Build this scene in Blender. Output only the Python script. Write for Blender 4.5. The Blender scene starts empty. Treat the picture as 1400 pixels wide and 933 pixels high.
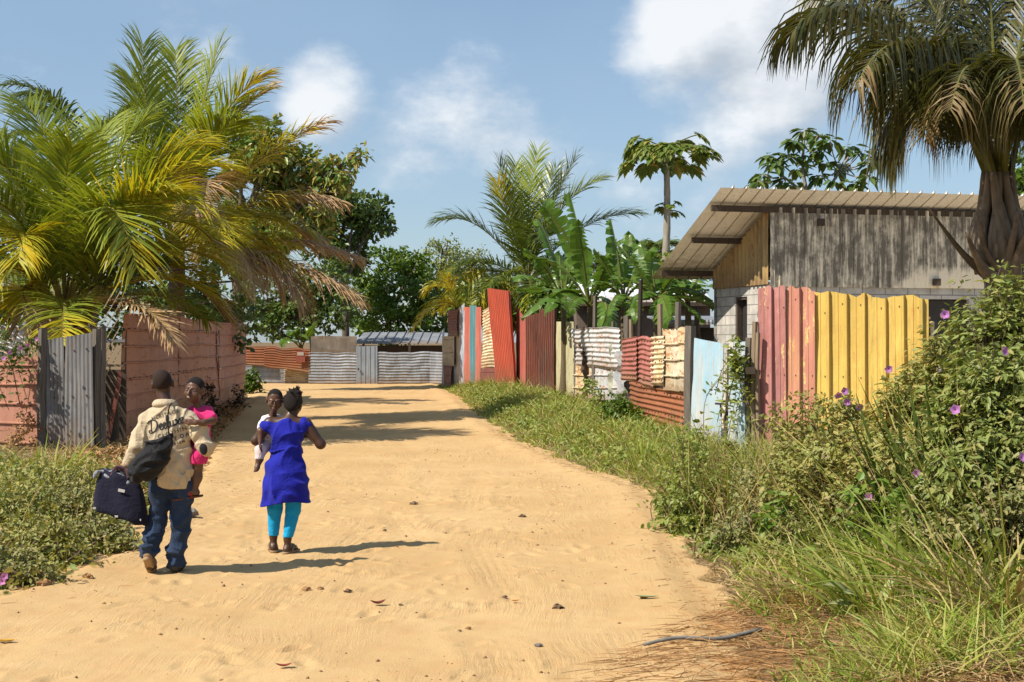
import bpy, math, random
import numpy as np
from mathutils import Vector, Matrix
from mathutils.bvhtree import BVHTree

# ------------------------------------------------------------------ camera, sky, sun, exposure
S = bpy.context.scene
C = S.collection
H = 1.95                      # eye height
F = 1944.0                    # focal length in pixels of the 1400 px wide photograph
R = math.radians
cam_d = bpy.data.cameras.new("camera"); cam = bpy.data.objects.new("camera", cam_d); C.objects.link(cam)
cam.location = (0, 0, H); cam.rotation_euler = (R(90), 0, 0)
cam_d.lens = 50; cam_d.sensor_width = 36; cam_d.clip_end = 3000
S.camera = cam
SUN_EL, SUN_BACK = 47.0, 28.0          # elevation, and how far behind the camera's left the sun stands
sdir = Vector((-math.cos(R(SUN_EL))*math.cos(R(SUN_BACK)), -math.cos(R(SUN_EL))*math.sin(R(SUN_BACK)), math.sin(R(SUN_EL))))
sun_d = bpy.data.lights.new("sun", 'SUN'); sun = bpy.data.objects.new("sun", sun_d); C.objects.link(sun)
sun_d.energy = 5.0; sun_d.angle = R(0.53); sun_d.color = (1.0, 0.92, 0.79)
sun.rotation_euler = (-sdir).to_track_quat('-Z', 'Y').to_euler()
S.view_settings.view_transform = 'Standard'; S.view_settings.look = 'None'
S.view_settings.exposure = 0.44; S.view_settings.gamma = 1.0; S.view_settings.use_curve_mapping = False
S.cycles.use_denoising = True; S.cycles.use_adaptive_sampling = False
S.cycles.max_bounces = 6; S.cycles.diffuse_bounces = 3; S.cycles.glossy_bounces = 2
S.cycles.transmission_bounces = 3; S.cycles.transparent_max_bounces = 6
S.cycles.caustics_reflective = False; S.cycles.caustics_refractive = False

W = bpy.data.worlds.new("World"); S.world = W; W.use_nodes = True
def build_sky():
    nt = W.node_tree; nt.nodes.clear(); N = nt.nodes.new; L = nt.links.new
    def nd(t, **kw):
        n = N(t)
        for k, v in kw.items(): setattr(n, k, v)
        return n
    def math_(op, a, b=None, clamp=False):
        n = nd('ShaderNodeMath', operation=op, use_clamp=clamp)
        for i, v in enumerate((a, b)):
            if v is None: continue
            if isinstance(v, (int, float)): n.inputs[i].default_value = v
            else: L(v, n.inputs[i])
        return n.outputs[0]
    out = N('ShaderNodeOutputWorld'); bg = N('ShaderNodeBackground'); bg.inputs['Strength'].default_value = 0.092
    sky = nd('ShaderNodeTexSky', sky_type='NISHITA', sun_disc=False)
    sky.sun_elevation = R(SUN_EL); sky.sun_rotation = math.atan2(sdir.x, sdir.y) % (2*math.pi)
    sky.air_density = 1.0; sky.dust_density = 0.6; sky.ozone_density = 3.0
    tc = N('ShaderNodeTexCoord'); d = tc.outputs['Generated']
    def fbm(scale, det, offs=(0, 0, 0), rough=.55):
        m = N('ShaderNodeMapping'); L(d, m.inputs[0]); m.inputs['Location'].default_value = offs
        m.inputs['Scale'].default_value = (1, 1, 1.7)
        n = N('ShaderNodeTexNoise'); L(m.outputs[0], n.inputs['Vector'])
        n.inputs['Scale'].default_value = scale; n.inputs['Detail'].default_value = det; n.inputs['Roughness'].default_value = rough
        return n.outputs['Fac']
    def density(offs):
        n = fbm(7.5, 10, offs, .62)
        acc = None
        for (px, py, rad, amp) in ((1000, 65, .085, .36), (1080, 95, .05, .2), (895, 50, .05, .24), (960, 10, .05, .2), (1150, 120, .06, .14), (440, 122, .040, .34), (395, 150, .05, .14), (310, 88, .03, .2), (250, 120, .05, .1), (520, 175, .07, .05), (640, 215, .08, .09), (1000, 190, .05, .1), (930, 265, .07, .14), (780, 240, .07, .12), (60, 330, .08, .1), (660, 330, .14, .05), (480, 300, .1, .04)):
            c = Vector(((px-700)/F, 1, (466.5-py)/F)).normalized()
            vd = nd('ShaderNodeVectorMath', operation='DISTANCE'); L(d, vd.inputs[0])
            vd.inputs[1].default_value = tuple(c[i]-offs[i] for i in range(3))
            t = math_('DIVIDE', vd.outputs['Value'], rad)
            t = math_('POWER', t, 2.0); t = math_('SUBTRACT', 1.0, t, True)
            t = math_('MULTIPLY', t, amp)
            acc = t if acc is None else math_('ADD', acc, t)
        return math_('ADD', n, acc)
    den = density((0, 0, 0))
    den2 = density((-.022, 0, .026))
    mr = nd('ShaderNodeMapRange', interpolation_type='SMOOTHSTEP'); L(den, mr.inputs[0])
    mr.inputs[1].default_value = .575; mr.inputs[2].default_value = .95; mr.inputs[3].default_value = 0; mr.inputs[4].default_value = .92
    lit = math_('SUBTRACT', den, den2); lit = math_('MULTIPLY', lit, 2.6); lit = math_('ADD', lit, .62, True)
    cc = N('ShaderNodeMix'); cc.data_type = 'RGBA'; L(lit, cc.inputs['Factor'])
    cc.inputs['A'].default_value = (4.3, 4.8, 5.4, 1); cc.inputs['B'].default_value = (7.6, 7.8, 8.0, 1)
    # thin veil that pales the blue
    veil = fbm(3.0, 5, (.3, .1, 0)); vm = nd('ShaderNodeMapRange'); L(veil, vm.inputs[0])
    vm.inputs[1].default_value = .35; vm.inputs[2].default_value = .75; vm.inputs[3].default_value = .28; vm.inputs[4].default_value = .6
    mv = N('ShaderNodeMix'); mv.data_type = 'RGBA'; L(vm.outputs[0], mv.inputs['Factor'])
    L(sky.outputs[0], mv.inputs['A']); mv.inputs['B'].default_value = (3.3, 4.6, 6.0, 1)
    mx = N('ShaderNodeMix'); mx.data_type = 'RGBA'; L(mr.outputs[0], mx.inputs['Factor'])
    L(mv.outputs['Result'], mx.inputs['A']); L(cc.outputs['Result'], mx.inputs['B'])
    L(mx.outputs['Result'], bg.inputs['Color']); L(bg.outputs[0], out.inputs[0])
build_sky()

# ------------------------------------------------------------------ helpers
rng = np.random.default_rng(7)
def at(px, py, d): return np.array(((px-700.0)*d/F, d, H-(py-466.5)*d/F))
def X(px, d): return (px-700.0)*d/F
def Zp(py, d): return H-(py-466.5)*d/F
def sm(a, b, x):
    t = np.clip((np.asarray(x, float)-a)/(b-a), 0, 1); return t*t*(3-2*t)
def nrm(v):
    v = np.asarray(v, float); n = np.linalg.norm(v, axis=-1, keepdims=True); return v/np.maximum(n, 1e-9)

XR_Y = [4, 8, 9.4, 12, 15, 18.6, 21.4, 27.3, 35.7, 46, 55, 62]
XR_X = [1.1, 1.25, 1.45, 1.5, 1.65, 1.75, 1.1, .05, -.92, -1.8, -2.9, -3.2]
XL_Y = [4, 8, 10.9, 12.9, 14.4, 17, 21.4, 28, 45, 57, 62]
XL_X = [-5.5, -4.6, -3.95, -3.7, -3.8, -4.1, -4.7, -5.9, -8.2, -10.6, -11]
def xr(y): return np.interp(y, XR_Y, XR_X)
def xl(y): return np.interp(y, XL_Y, XL_X)
def lump(x, y):
    return .5*np.sin(1.3*x+.7*y+.4)*np.sin(.9*y-.5*x+1)+.3*np.sin(2.9*x-1.7*y)+.2*np.sin(3.7*y+2.2*x+2)
def gz(x, y):
    x = np.asarray(x, float); y = np.asarray(y, float)
    z = .2*sm(14, 58, y)
    r = x-xr(y)
    z = z+.22*sm(.1, 1.6, r)*sm(3, 9, y)*(1-sm(60, 66, y))+.28*sm(1.2, 3.5, r)*(1-sm(17, 24, y))
    l = xl(y)-x
    z = z+.14*sm(.1, 1.4, l)*(1-sm(40, 52, y))
    out = np.maximum(sm(0, .7, r), sm(0, .7, l))
    z = z+.05*lump(x*1.3, y)*out*(1-sm(60, 80, y))
    return z

class MB:
    """collects pieces that become ONE mesh object"""
    def __init__(s): s.V = []; s.F = {3: [], 4: []}; s.M = {3: [], 4: []}; s.n = 0
    def add(s, V, Fc, mi=0):
        V = np.asarray(V, float).reshape(-1, 3)
        if isinstance(Fc, (list, tuple)) and len(Fc) and isinstance(Fc[0], np.ndarray) and Fc[0].ndim == 2: parts = Fc
        else: parts = [np.asarray(Fc, int)]
        for f in parts:
            if f.size == 0: continue
            k = f.shape[1]; s.F[k].append(f+s.n); s.M[k].append(np.full(len(f), mi, int) if np.isscalar(mi) else np.asarray(mi))
        s.V.append(V); s.n += len(V); return s
    def build(s, name, mats, parent=None, smooth=False, label=None):
        V = np.concatenate(s.V); loops = []; tot = []; mi = []
        for k in (4, 3):
            if s.F[k]:
                f = np.concatenate(s.F[k]); loops.append(f.ravel()); tot.append(np.full(len(f), k)); mi.append(np.concatenate(s.M[k]))
        loops = np.concatenate(loops); tot = np.concatenate(tot); mi = np.concatenate(mi)
        if parent is not None: V = V-np.array(world_loc(parent))
        me = bpy.data.meshes.new(name)
        me.vertices.add(len(V)); me.vertices.foreach_set('co', V.astype(np.float32).ravel())
        me.loops.add(len(loops)); me.loops.foreach_set('vertex_index', loops.astype(np.int32))
        me.polygons.add(len(tot)); st = np.concatenate(([0], np.cumsum(tot)[:-1]))
        me.polygons.foreach_set('loop_start', st.astype(np.int32))
        if not isinstance(mats, (list, tuple)): mats = [mats]
        for m in mats: me.materials.append(m)
        me.polygons.foreach_set('material_index', mi.astype(np.int32))
        me.polygons.foreach_set('use_smooth', np.full(len(tot), bool(smooth)))
        me.update(calc_edges=True); me.validate()
        o = bpy.data.objects.new(name, me); C.objects.link(o)
        if parent is not None: o.parent = parent
        if label: o['label'] = label
        return o
def world_loc(o):
    p = Vector((0, 0, 0))
    while o is not None: p = p+o.location; o = o.parent
    return p
def tag(o, label=None, cat=None, group=None, kind=None):
    if label: o['label'] = label
    if cat: o['category'] = cat
    if group: o['group'] = group
    if kind: o['kind'] = kind
    return o
def thing(name, label, cat, loc, group=None):
    o = bpy.data.objects.new(name, None); C.objects.link(o); o.location = [float(v) for v in loc]
    o.empty_display_size = .2
    return tag(o, label, cat, group)
def dup(root, loc, label, group=None):
    r = root.copy(); C.objects.link(r); r.location = loc; r['label'] = label
    if group: r['group'] = group
    for ch in list(root.children):
        c = ch.copy(); C.objects.link(c); c.parent = r
        for g in list(ch.children):
            e = g.copy(); C.objects.link(e); e.parent = c
    return r

def box(c, s, rz=0, ry=0, rx=0):
    s = np.asarray(s, float)/2
    V = np.array([(x, y, z) for x in (-1, 1) for y in (-1, 1) for z in (-1, 1)], float)*s
    M = np.array((Matrix.Rotation(rz, 3, 'Z') @ Matrix.Rotation(ry, 3, 'Y') @ Matrix.Rotation(rx, 3, 'X')))
    V = V @ M.T+np.asarray(c, float)
    return V, np.array([(0, 1, 3, 2), (4, 6, 7, 5), (0, 4, 5, 1), (2, 3, 7, 6), (0, 2, 6, 4), (1, 5, 7, 3)])
def beam(a, b, w, h):
    """box section beam from a to b"""
    a = np.asarray(a, float); b = np.asarray(b, float); t = nrm(b-a)
    up = np.array((0, 0, 1.0)) if abs(t[2]) < .9 else np.array((0, 1.0, 0))
    s = nrm(np.cross(t, up)); u = np.cross(s, t)
    V = [p+s*i*w/2+u*j*h/2 for p in (a, b) for i, j in ((-1, -1), (1, -1), (1, 1), (-1, 1))]
    return np.array(V), np.array([(3, 2, 1, 0), (4, 5, 6, 7), (0, 1, 5, 4), (1, 2, 6, 5), (2, 3, 7, 6), (3, 0, 4, 7)])
def tube(P, rad, n=6):
    P = np.asarray(P, float); m = len(P); rad = np.broadcast_to(np.asarray(rad, float), (m,))
    T = nrm(np.gradient(P, axis=0)); ref = np.array((0, 0, 1.0)) if abs(T[0][2]) < .9 else np.array((1.0, 0, 0))
    V = []
    s = nrm(np.cross(T[0], ref))
    for i in range(m):
        s = nrm(s-T[i]*np.dot(s, T[i])); u = np.cross(T[i], s)
        a = np.arange(n)*2*np.pi/n
        V.append(P[i]+rad[i]*(np.cos(a)[:, None]*s+np.sin(a)[:, None]*u))
    V = np.concatenate(V); Q = []
    for i in range(m-1):
        for j in range(n):
            k = (j+1) % n; Q.append((i*n+j, i*n+k, (i+1)*n+k, (i+1)*n+j))
    V = np.concatenate((V, P[:1], P[-1:])); a, b = m*n, m*n+1
    T3 = [(a, (j+1) % n, j) for j in range(n)]+[(b, (m-1)*n+j, (m-1)*n+(j+1) % n) for j in range(n)]
    return V, [np.array(Q), np.array(T3)]
def bez(P0, P1, P2, t):
    t = np.asarray(t, float)[:, None]
    return (1-t)**2*np.asarray(P0)+2*t*(1-t)*np.asarray(P1)+t*t*np.asarray(P2)
def crom(pts, n=8):
    P = np.asarray(pts, float); P = np.concatenate((2*P[:1]-P[1:2], P, 2*P[-1:]-P[-2:-1])); out = []
    for i in range(1, len(P)-2):
        for t in np.arange(n)/n:
            out.append(.5*(2*P[i]+(P[i+1]-P[i-1])*t+(2*P[i-1]-5*P[i]+4*P[i+1]-P[i+2])*t*t+(3*P[i]-P[i-1]-3*P[i+1]+P[i+2])*t**3))
    out.append(P[-2]); return np.array(out)

# leaves: arrays of base point, direction, normal, length, half width -> folded two quad blades
def leaves(P, D, Nn, L_, Wd, fold=.25, droop=.15):
    P = np.asarray(P); D = nrm(D); Sd = nrm(np.cross(D, Nn)); Nn = np.cross(Sd, D)
    L_ = np.broadcast_to(L_, (len(P),))[:, None]; Wd = np.broadcast_to(Wd, (len(P),))[:, None]
    def pt(a, s): return P+D*L_*a+Sd*Wd*s+Nn*Wd*fold*abs(s)-np.array((0, 0, 1.0))*L_*droop*a*a
    V = np.stack((pt(0, 0), pt(.3, 1), pt(.7, .75), pt(1, 0), pt(.7, -.75), pt(.3, -1)), 1).reshape(-1, 3)
    b = np.arange(len(P))[:, None]*6
    Q = np.concatenate((b+np.array((0, 1, 2, 3)), b+np.array((0, 3, 4, 5))))
    return V, Q
def leaves1(P, D, Nn, L_, Wd):
    P = np.asarray(P); D = nrm(D); Sd = nrm(np.cross(D, Nn)); Nn = np.cross(Sd, D)
    L_ = np.broadcast_to(L_, (len(P),))[:, None]; Wd = np.broadcast_to(Wd, (len(P),))[:, None]
    V = np.stack((P, P+D*L_*.45+Sd*Wd+Nn*Wd*.2, P+D*L_, P+D*L_*.45-Sd*Wd+Nn*Wd*.2), 1).reshape(-1, 3)
    return V, np.arange(len(P))[:, None]*4+np.array((0, 1, 2, 3))
def blades(P, D, L_, Wd, bend=.5, seg=3):
    """grass blades from P with start direction D, bending over"""
    n = len(P); D = nrm(D); p = np.asarray(P, float).copy(); L_ = np.broadcast_to(L_, (n,))[:, None]; Wd = np.broadcast_to(Wd, (n,))[:, None]
    bend = np.broadcast_to(bend, (n,))[:, None]
    a = rng.uniform(0, 2*np.pi, n); flat = np.stack((np.cos(a), np.sin(a), 0*a), 1)
    Sd = nrm(np.cross(D, flat)); rows = []
    for i in range(seg+1):
        w = Wd*(.8, 1, .75, .12)[int(round(i*3/seg))]
        rows += [p-Sd*w, p+Sd*w]
        hz = nrm(D*np.array((1, 1, 0))+1e-4)
        D = nrm(D+bend/seg*(hz*.7-np.array((0, 0, 1.0))*.65)); p = p+D*L_/seg
    V = np.stack(rows, 1).reshape(-1, 3); k = 2*(seg+1); b = np.arange(n)[:, None]*k
    Q = np.concatenate([b+np.array((2*i, 2*i+1, 2*i+3, 2*i+2)) for i in range(seg)])
    return V, Q
def rand_dir(n, up=0.0):
    v = rng.normal(size=(n, 3)); v = nrm(v); v[:, 2] += up; return nrm(v)

# ------------------------------------------------------------------ materials
def lin(c): return tuple(((v/255+.055)/1.055)**2.4 if v/255 > .04045 else v/255/12.92 for v in c)
class NT:
    def __init__(s, name):
        s.m = bpy.data.materials.new(name); s.m.use_nodes = True; s.t = s.m.node_tree
        s.b = s.t.nodes['Principled BSDF']; s.out = s.t.nodes['Material Output']; s.L = s.t.links.new
        s.b.inputs['Specular IOR Level'].default_value = .25
    def n(s, t, **kw):
        n = s.t.nodes.new(t)
        for k, v in kw.items(): setattr(n, k, v)
        return n
    def set(s, sock, v):
        if isinstance(v, (int, float)): sock.default_value = v
        elif isinstance(v, (tuple, list)): sock.default_value = tuple(v) if len(v) == 4 or sock.type == 'VECTOR' else tuple(v)+(1,)
        else: s.L(v, sock)
    def coord(s, scale=(1, 1, 1), rot=(0, 0, 0), src='Object'):
        if not hasattr(s, 'tc'): s.tc = s.n('ShaderNodeTexCoord')
        m = s.n('ShaderNodeMapping'); s.L(s.tc.outputs[src], m.inputs[0]); m.inputs['Scale'].default_value = scale; m.inputs['Rotation'].default_value = rot
        return m.outputs[0]
    def noise(s, scale, detail=4, rough=.55, vec=None, w=None, dist=0):
        n = s.n('ShaderNodeTexNoise'); n.inputs['Scale'].default_value = scale; n.inputs['Detail'].default_value = detail; n.inputs['Roughness'].default_value = rough
        n.inputs['Distortion'].default_value = dist
        if w is not None: n.noise_dimensions = '4D'; s.L(w, n.inputs['W'])
        s.L(vec if vec is not None else s.coord(), n.inputs['Vector']); return n.outputs['Fac']
    def objw(s):
        oi = s.n('ShaderNodeObjectInfo'); m = s.n('ShaderNodeMath', operation='MULTIPLY'); s.L(oi.outputs['Random'], m.inputs[0]); m.inputs[1].default_value = 50
        return m.outputs[0]
    def ramp(s, fac, stops, interp='LINEAR'):
        r = s.n('ShaderNodeValToRGB'); cr = r.color_ramp; cr.interpolation = interp
        while len(cr.elements) < len(stops): cr.elements.new(.5)
        for e, (p, c) in zip(cr.elements, stops):
            e.position = p; e.color = (c, c, c, 1) if isinstance(c, (int, float)) else tuple(c)[:3]+(1,)
        s.L(fac, r.inputs[0]); return r.outputs[0]
    def mix(s, fac, a, b, blend='MIX'):
        n = s.n('ShaderNodeMix'); n.data_type = 'RGBA'; n.blend_type = blend
        s.set(n.inputs['Factor'], fac); s.set(n.inputs['A'], a); s.set(n.inputs['B'], b); return n.outputs['Result']
    def math(s, op, a, b=0.0, clamp=False):
        n = s.n('ShaderNodeMath', operation=op, use_clamp=clamp); s.set(n.inputs[0], a); s.set(n.inputs[1], b); return n.outputs[0]
    def bump(s, h, strength=.3, dist=.02):
        n = s.n('ShaderNodeBump'); n.inputs['Strength'].default_value = strength; n.inputs['Distance'].default_value = dist
        s.L(h, n.inputs['Height']); s.L(n.outputs[0], s.b.inputs['Normal']); return n
    def done(s, col, rough=.6, metal=0.0):
        s.set(s.b.inputs['Base Color'], col); s.set(s.b.inputs['Roughness'], rough); s.b.inputs['Metallic'].default_value = metal; return s.m

def leafmat(name, cols, trans=.35, rough=.45, tcol=1.5, spec=.35):
    t = NT(name); g = t.n('ShaderNodeNewGeometry'); k = len(cols)
    col = t.ramp(g.outputs['Random Per Island'], [(i/max(1, k-1), c) for i, c in enumerate(cols)])
    big = t.noise(1.7, 3, .6); col = t.mix(t.ramp(big, [(.3, .0), (.7, .45)]), col, t.mix(1.0, col, (1.25, 1.05, .55), 'MULTIPLY'))
    t.b.inputs['Specular IOR Level'].default_value = spec; t.done(col, rough)
    tr = t.n('ShaderNodeBsdfTranslucent'); t.L(t.mix(1.0, col, (tcol*1.05, tcol, tcol*.45), 'MULTIPLY'), tr.inputs['Color'])
    mx = t.n('ShaderNodeMixShader'); mx.inputs[0].default_value = trans*.72; t.L(t.b.outputs[0], mx.inputs[1]); t.L(tr.outputs[0], mx.inputs[2]); t.L(mx.outputs[0], t.out.inputs[0])
    return t.m
def plain(name, col, rough=.7, var=.25, scale=8, bump=0.0, stretch=(1, 1, 1), col2=None, metal=0.0):
    t = NT(name); v = t.coord(stretch); n = t.noise(scale, 5, .6, v, t.objw())
    c2 = col2 if col2 is not None else tuple(c*(1-var) for c in col)
    c = t.mix(t.ramp(n, [(.35, 0), (.65, 1)]), col, c2)
    if bump: t.bump(t.noise(scale*3, 4, .6, v), bump, .02)
    return t.done(c, rough, metal)
def sheetmat(name, base, base2=None, rust=.3, rustcol=(.17, .062, .028), streak=.4, grime=(.12, .10, .08), rough=.5, metal=0.0, horiz=False, fine_streaks=True):
    """weathered painted or galvanised sheet metal"""
    t = NT(name); w = t.objw(); base2 = base2 or tuple(c*.8 for c in base)
    st = (.8, .8, 5.0) if horiz else (5.0, 5.0, .8)
    patch = t.noise(1.3, 4, .6, t.coord((1, 1, .6)), w)
    c = t.mix(t.ramp(patch, [(.38, 0), (.62, 1)]), base, base2)
    run = t.noise(9, 5, .65, t.coord((3.0, 3.0, .35)), w)                # dirt runs down the sheet
    c = t.mix(t.math('MULTIPLY', t.ramp(run, [(.48, 0), (.72, 1)]), streak), c, grime)
    fl = t.noise(3.0, 8, .68, t.coord(st), w); fine = t.noise(26, 5, .7, None, w)
    rr = t.math('ADD', t.math('MULTIPLY', fl, .75), t.math('MULTIPLY', fine, .25))
    lo = .64-.34*rust
    rf = t.ramp(rr, [(lo, 0), (lo+.07, 1)])
    rc = t.mix(t.noise(14, 4, .6, None, w), rustcol, tuple(min(1, v*2.0) for v in rustcol))
    c = t.mix(rf, c, rc)
    sp = t.n('ShaderNodeSeparateXYZ'); t.L(t.tc.outputs['Generated'], sp.inputs[0])
    mud = t.math('ADD', sp.outputs[2], t.math('MULTIPLY', t.math('SUBTRACT', t.noise(7, 5, .7, None, w), .5), .7))
    c = t.mix(t.ramp(mud, [(.03, .75), (.3, 0)]), c, (.25, .155, .08))                   # splashed mud at the foot
    big = t.noise(2.3, 6, .7, t.coord((1, 1, .5)), w); c = t.mix(t.ramp(big, [(.52, 0), (.7, streak)]), c, grime)
    t.bump(t.math('ADD', fine, t.math('MULTIPLY', t.noise(5, 3, .5, None, w), 2.0)), .18, .012)
    if not fine_streaks: pass
    elif not horiz: c = t.mix(t.ramp(t.noise(6, 4, .7, t.coord((9, 9, .12)), w), [(.50, 0), (.68, .5)]), c, grime)  # fine streaks: wear that also paints in shade lines along the ribs
    else: c = t.mix(t.ramp(t.noise(6, 4, .7, t.coord((2, 2, 9)), w), [(.52, 0), (.7, .4)]), c, grime)
    return t.done(c, t.mix(rf, (rough,)*3, (.85,)*3), metal)
def woodmat(name, col, col2, rough=.85):
    t = NT(name); w = t.objw(); n = t.noise(6, 6, .65, t.coord((6, 6, .5)), w); c = t.mix(t.ramp(n, [(.3, 0), (.7, 1)]), col, col2)
    t.bump(n, .5, .01); return t.done(c, rough)
def cloth(name, col, var=.12, rough=.85, weave=220):
    t = NT(name); n = t.noise(7, 4, .6); c = t.mix(t.ramp(n, [(.3, 0), (.7, 1)]), col, tuple(v*(1-var) for v in col))
    f = t.noise(9, 5, .6, None, None, 1.6); f2 = t.noise(24, 4, .6, None, None, 1.0); t.bump(t.math('ADD', f, t.math('MULTIPLY', f2, .35)), .55, .03); t.b.inputs['Sheen Weight'].default_value = .08
    t.b.inputs['Specular IOR Level'].default_value = .12
    return t.done(c, rough)
def skinmat(name, col):
    t = NT(name); n = t.noise(14, 4, .6); c = t.mix(t.ramp(n, [(.3, 0), (.7, 1)]), col, tuple(v*.8 for v in col))
    t.b.inputs['Specular IOR Level'].default_value = .4; t.b.inputs['Subsurface Weight'].default_value = 0
    return t.done(c, .42)

# ------------------------------------------------------------------ setting: ground and road
def soil_material():
    t = NT('soil'); n = t.noise(1.2, 6, .65); f = t.noise(18, 5, .7)
    c = t.mix(t.ramp(n, [(.35, 0), (.65, 1)]), (.19, .115, .055), (.11, .085, .038)); c = t.mix(t.ramp(f, [(.4, 0), (.7, .6)]), c, (.26, .17, .085))
    t.bump(f, .6, .03); return t.done(c, .95)
def sand_material():
    t = NT('sandy dirt')
    big = t.noise(.55, 5, .6); mid = t.noise(3.2, 6, .65); fine = t.noise(70, 5, .7); grit = t.noise(240, 3, .6)
    c = t.mix(t.ramp(big, [(.34, 0), (.66, 1)]), (.575, .395, .195), (.51, .335, .155))
    c = t.mix(t.ramp(mid, [(.45, 0), (.75, .6)]), c, (.52, .30, .135))
    c = t.mix(t.ramp(fine, [(.58, 0), (.72, .4)]), c, (.36, .19, .075))
    c = t.mix(t.ramp(grit, [(.63, 0), (.70, .6)]), c, (.23, .12, .055))
    # tyre and broom streaks running along the track, warped so that they wander
    warp = t.noise(.5, 3, .5)
    tc = t.tc.outputs['Object']; sx = t.n('ShaderNodeSeparateXYZ'); t.L(tc, sx.inputs[0])
    xx = t.math('ADD', sx.outputs[0], t.math('MULTIPLY', warp, .45)); yy = t.math('MULTIPLY', sx.outputs[1], .05)
    cx = t.n('ShaderNodeCombineXYZ'); t.L(xx, cx.inputs[0]); t.L(yy, cx.inputs[1])
    st = t.noise(15, 6, .75, cx.outputs[0])
    msk = t.ramp(t.noise(.9, 3, .5), [(.42, 0), (.6, 1)])
    c = t.mix(t.math('MULTIPLY', t.ramp(st, [(.5, 0), (.68, .35)]), msk), c, (.46, .275, .125))  # shade of the streak grooves put into the sand colour
    h = t.math('ADD', t.math('MULTIPLY', t.math('MULTIPLY', st, msk), 2.4), t.math('ADD', t.math('MULTIPLY', fine, .7), t.math('MULTIPLY', mid, .7)))
    t.bump(h, .45, .04); t.b.inputs['Specular IOR Level'].default_value = .08
    return t.done(c, .95)

def build_ground():
    xs = np.concatenate((np.array([-900, -400, -180, -80, -45, -28, -20]), np.arange(-16, 16.01, .35), np.array([20, 28, 45, 80, 180, 400, 900])))
    ys = np.concatenate((np.array([-300, -100, -30, -8, -2]), np.arange(0, 66, .4), np.array([70, 80, 100, 140, 220, 400, 800, 1600])))
    Xg, Yg = np.meshgrid(xs, ys, indexing='ij'); Z = gz(Xg, Yg)
    inside = (Xg < xr(Yg)+.05) & (Xg > xl(Yg)-.05) & (Yg < 63) & (Yg > 4)
    Z = np.where(inside, Z-.09, Z)
    nx, ny = Xg.shape; idx = np.arange(nx*ny).reshape(nx, ny)
    Q = np.stack((idx[:-1, :-1], idx[1:, :-1], idx[1:, 1:], idx[:-1, 1:]), -1).reshape(-1, 4)
    o = MB().add(np.stack((Xg, Yg, Z), -1).reshape(-1, 3), Q).build('ground', soil_material(), smooth=True)
    tag(o, 'brown soil under the weeds on both sides of the track', kind='structure')
def track_relief(x, y):
    """ruts, tyre tread and foot scuffs of the sandy track, in metres"""
    z = .008*lump(x*1.7, y*1.1)+.003*lump(x*4.3+2, y*3.1)+.002*lump(x*11+1, y*6.3)+.0015*lump(x*23, y*13+2)
    fade = 1-sm(24, 40, y)
    for x0, k, ph, dep in ((-.55, .55, .2, .011), (-1.9, .5, .5, .009), (.35, .45, 1.2, .010), (-2.7, .6, 2.2, .006), (-1.2, .7, 3.1, .006)):
        c = x0+k*np.sin(y*.23+ph)-.14*(y-9)*.4
        dx = x-c; on = np.clip(.4+np.sin(y*.9+3*ph)+.6*np.sin(y*.37+ph), 0, 1)
        z = z+on*(-dep*np.exp(-(dx/.15)**2)+dep*.6*np.exp(-((np.abs(dx)-.24)/.07)**2))
        z = z+.0055*np.sin(dx*80+1.5*np.sin(y*1.3))*np.exp(-(dx/.17)**2)*fade*on+.003*np.sin((y+np.abs(dx))*26)*np.exp(-(dx/.14)**2)*fade*on
    r = np.random.default_rng(33); yy = 8+13*r.random(240); xx = xl(yy)+(xr(yy)-xl(yy))*(.1+.75*r.random(240)); aa = r.normal(0, .5, 240)
    if z.size > 5000: nr = y < 22
    else: nr = np.ones(np.shape(z), bool)
    X_, Y_ = x[nr], y[nr]; q = np.zeros(X_.shape)
    for a, b, c in zip(xx, yy, aa):
        m = (np.abs(Y_-b) < .3) & (np.abs(X_-a) < .3); u = (X_[m]-a)*math.cos(c)+(Y_[m]-b)*math.sin(c); v = -(X_[m]-a)*math.sin(c)+(Y_[m]-b)*math.cos(c)
        q[m] += -.011*np.exp(-(u/.045)**4-(v/.12)**4)+.006*np.exp(-((np.sqrt((u/.08)**2+(v/.17)**2)-1)/.3)**2)
    z = np.array(z, float); z[nr] += q
    return z
def road_z(x, y):
    e = np.minimum(np.asarray(x)-xl(y), xr(y)-np.asarray(x))
    return gz(x, y)+.004+track_relief(*np.broadcast_arrays(np.atleast_1d(np.asarray(x, float)), np.atleast_1d(np.asarray(y, float)))).reshape(np.broadcast(np.asarray(x), np.asarray(y)).shape)*sm(0, .5, e)+.03*np.exp(-((e-.25)/.3)**2)*sm(0, .25, e)
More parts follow.
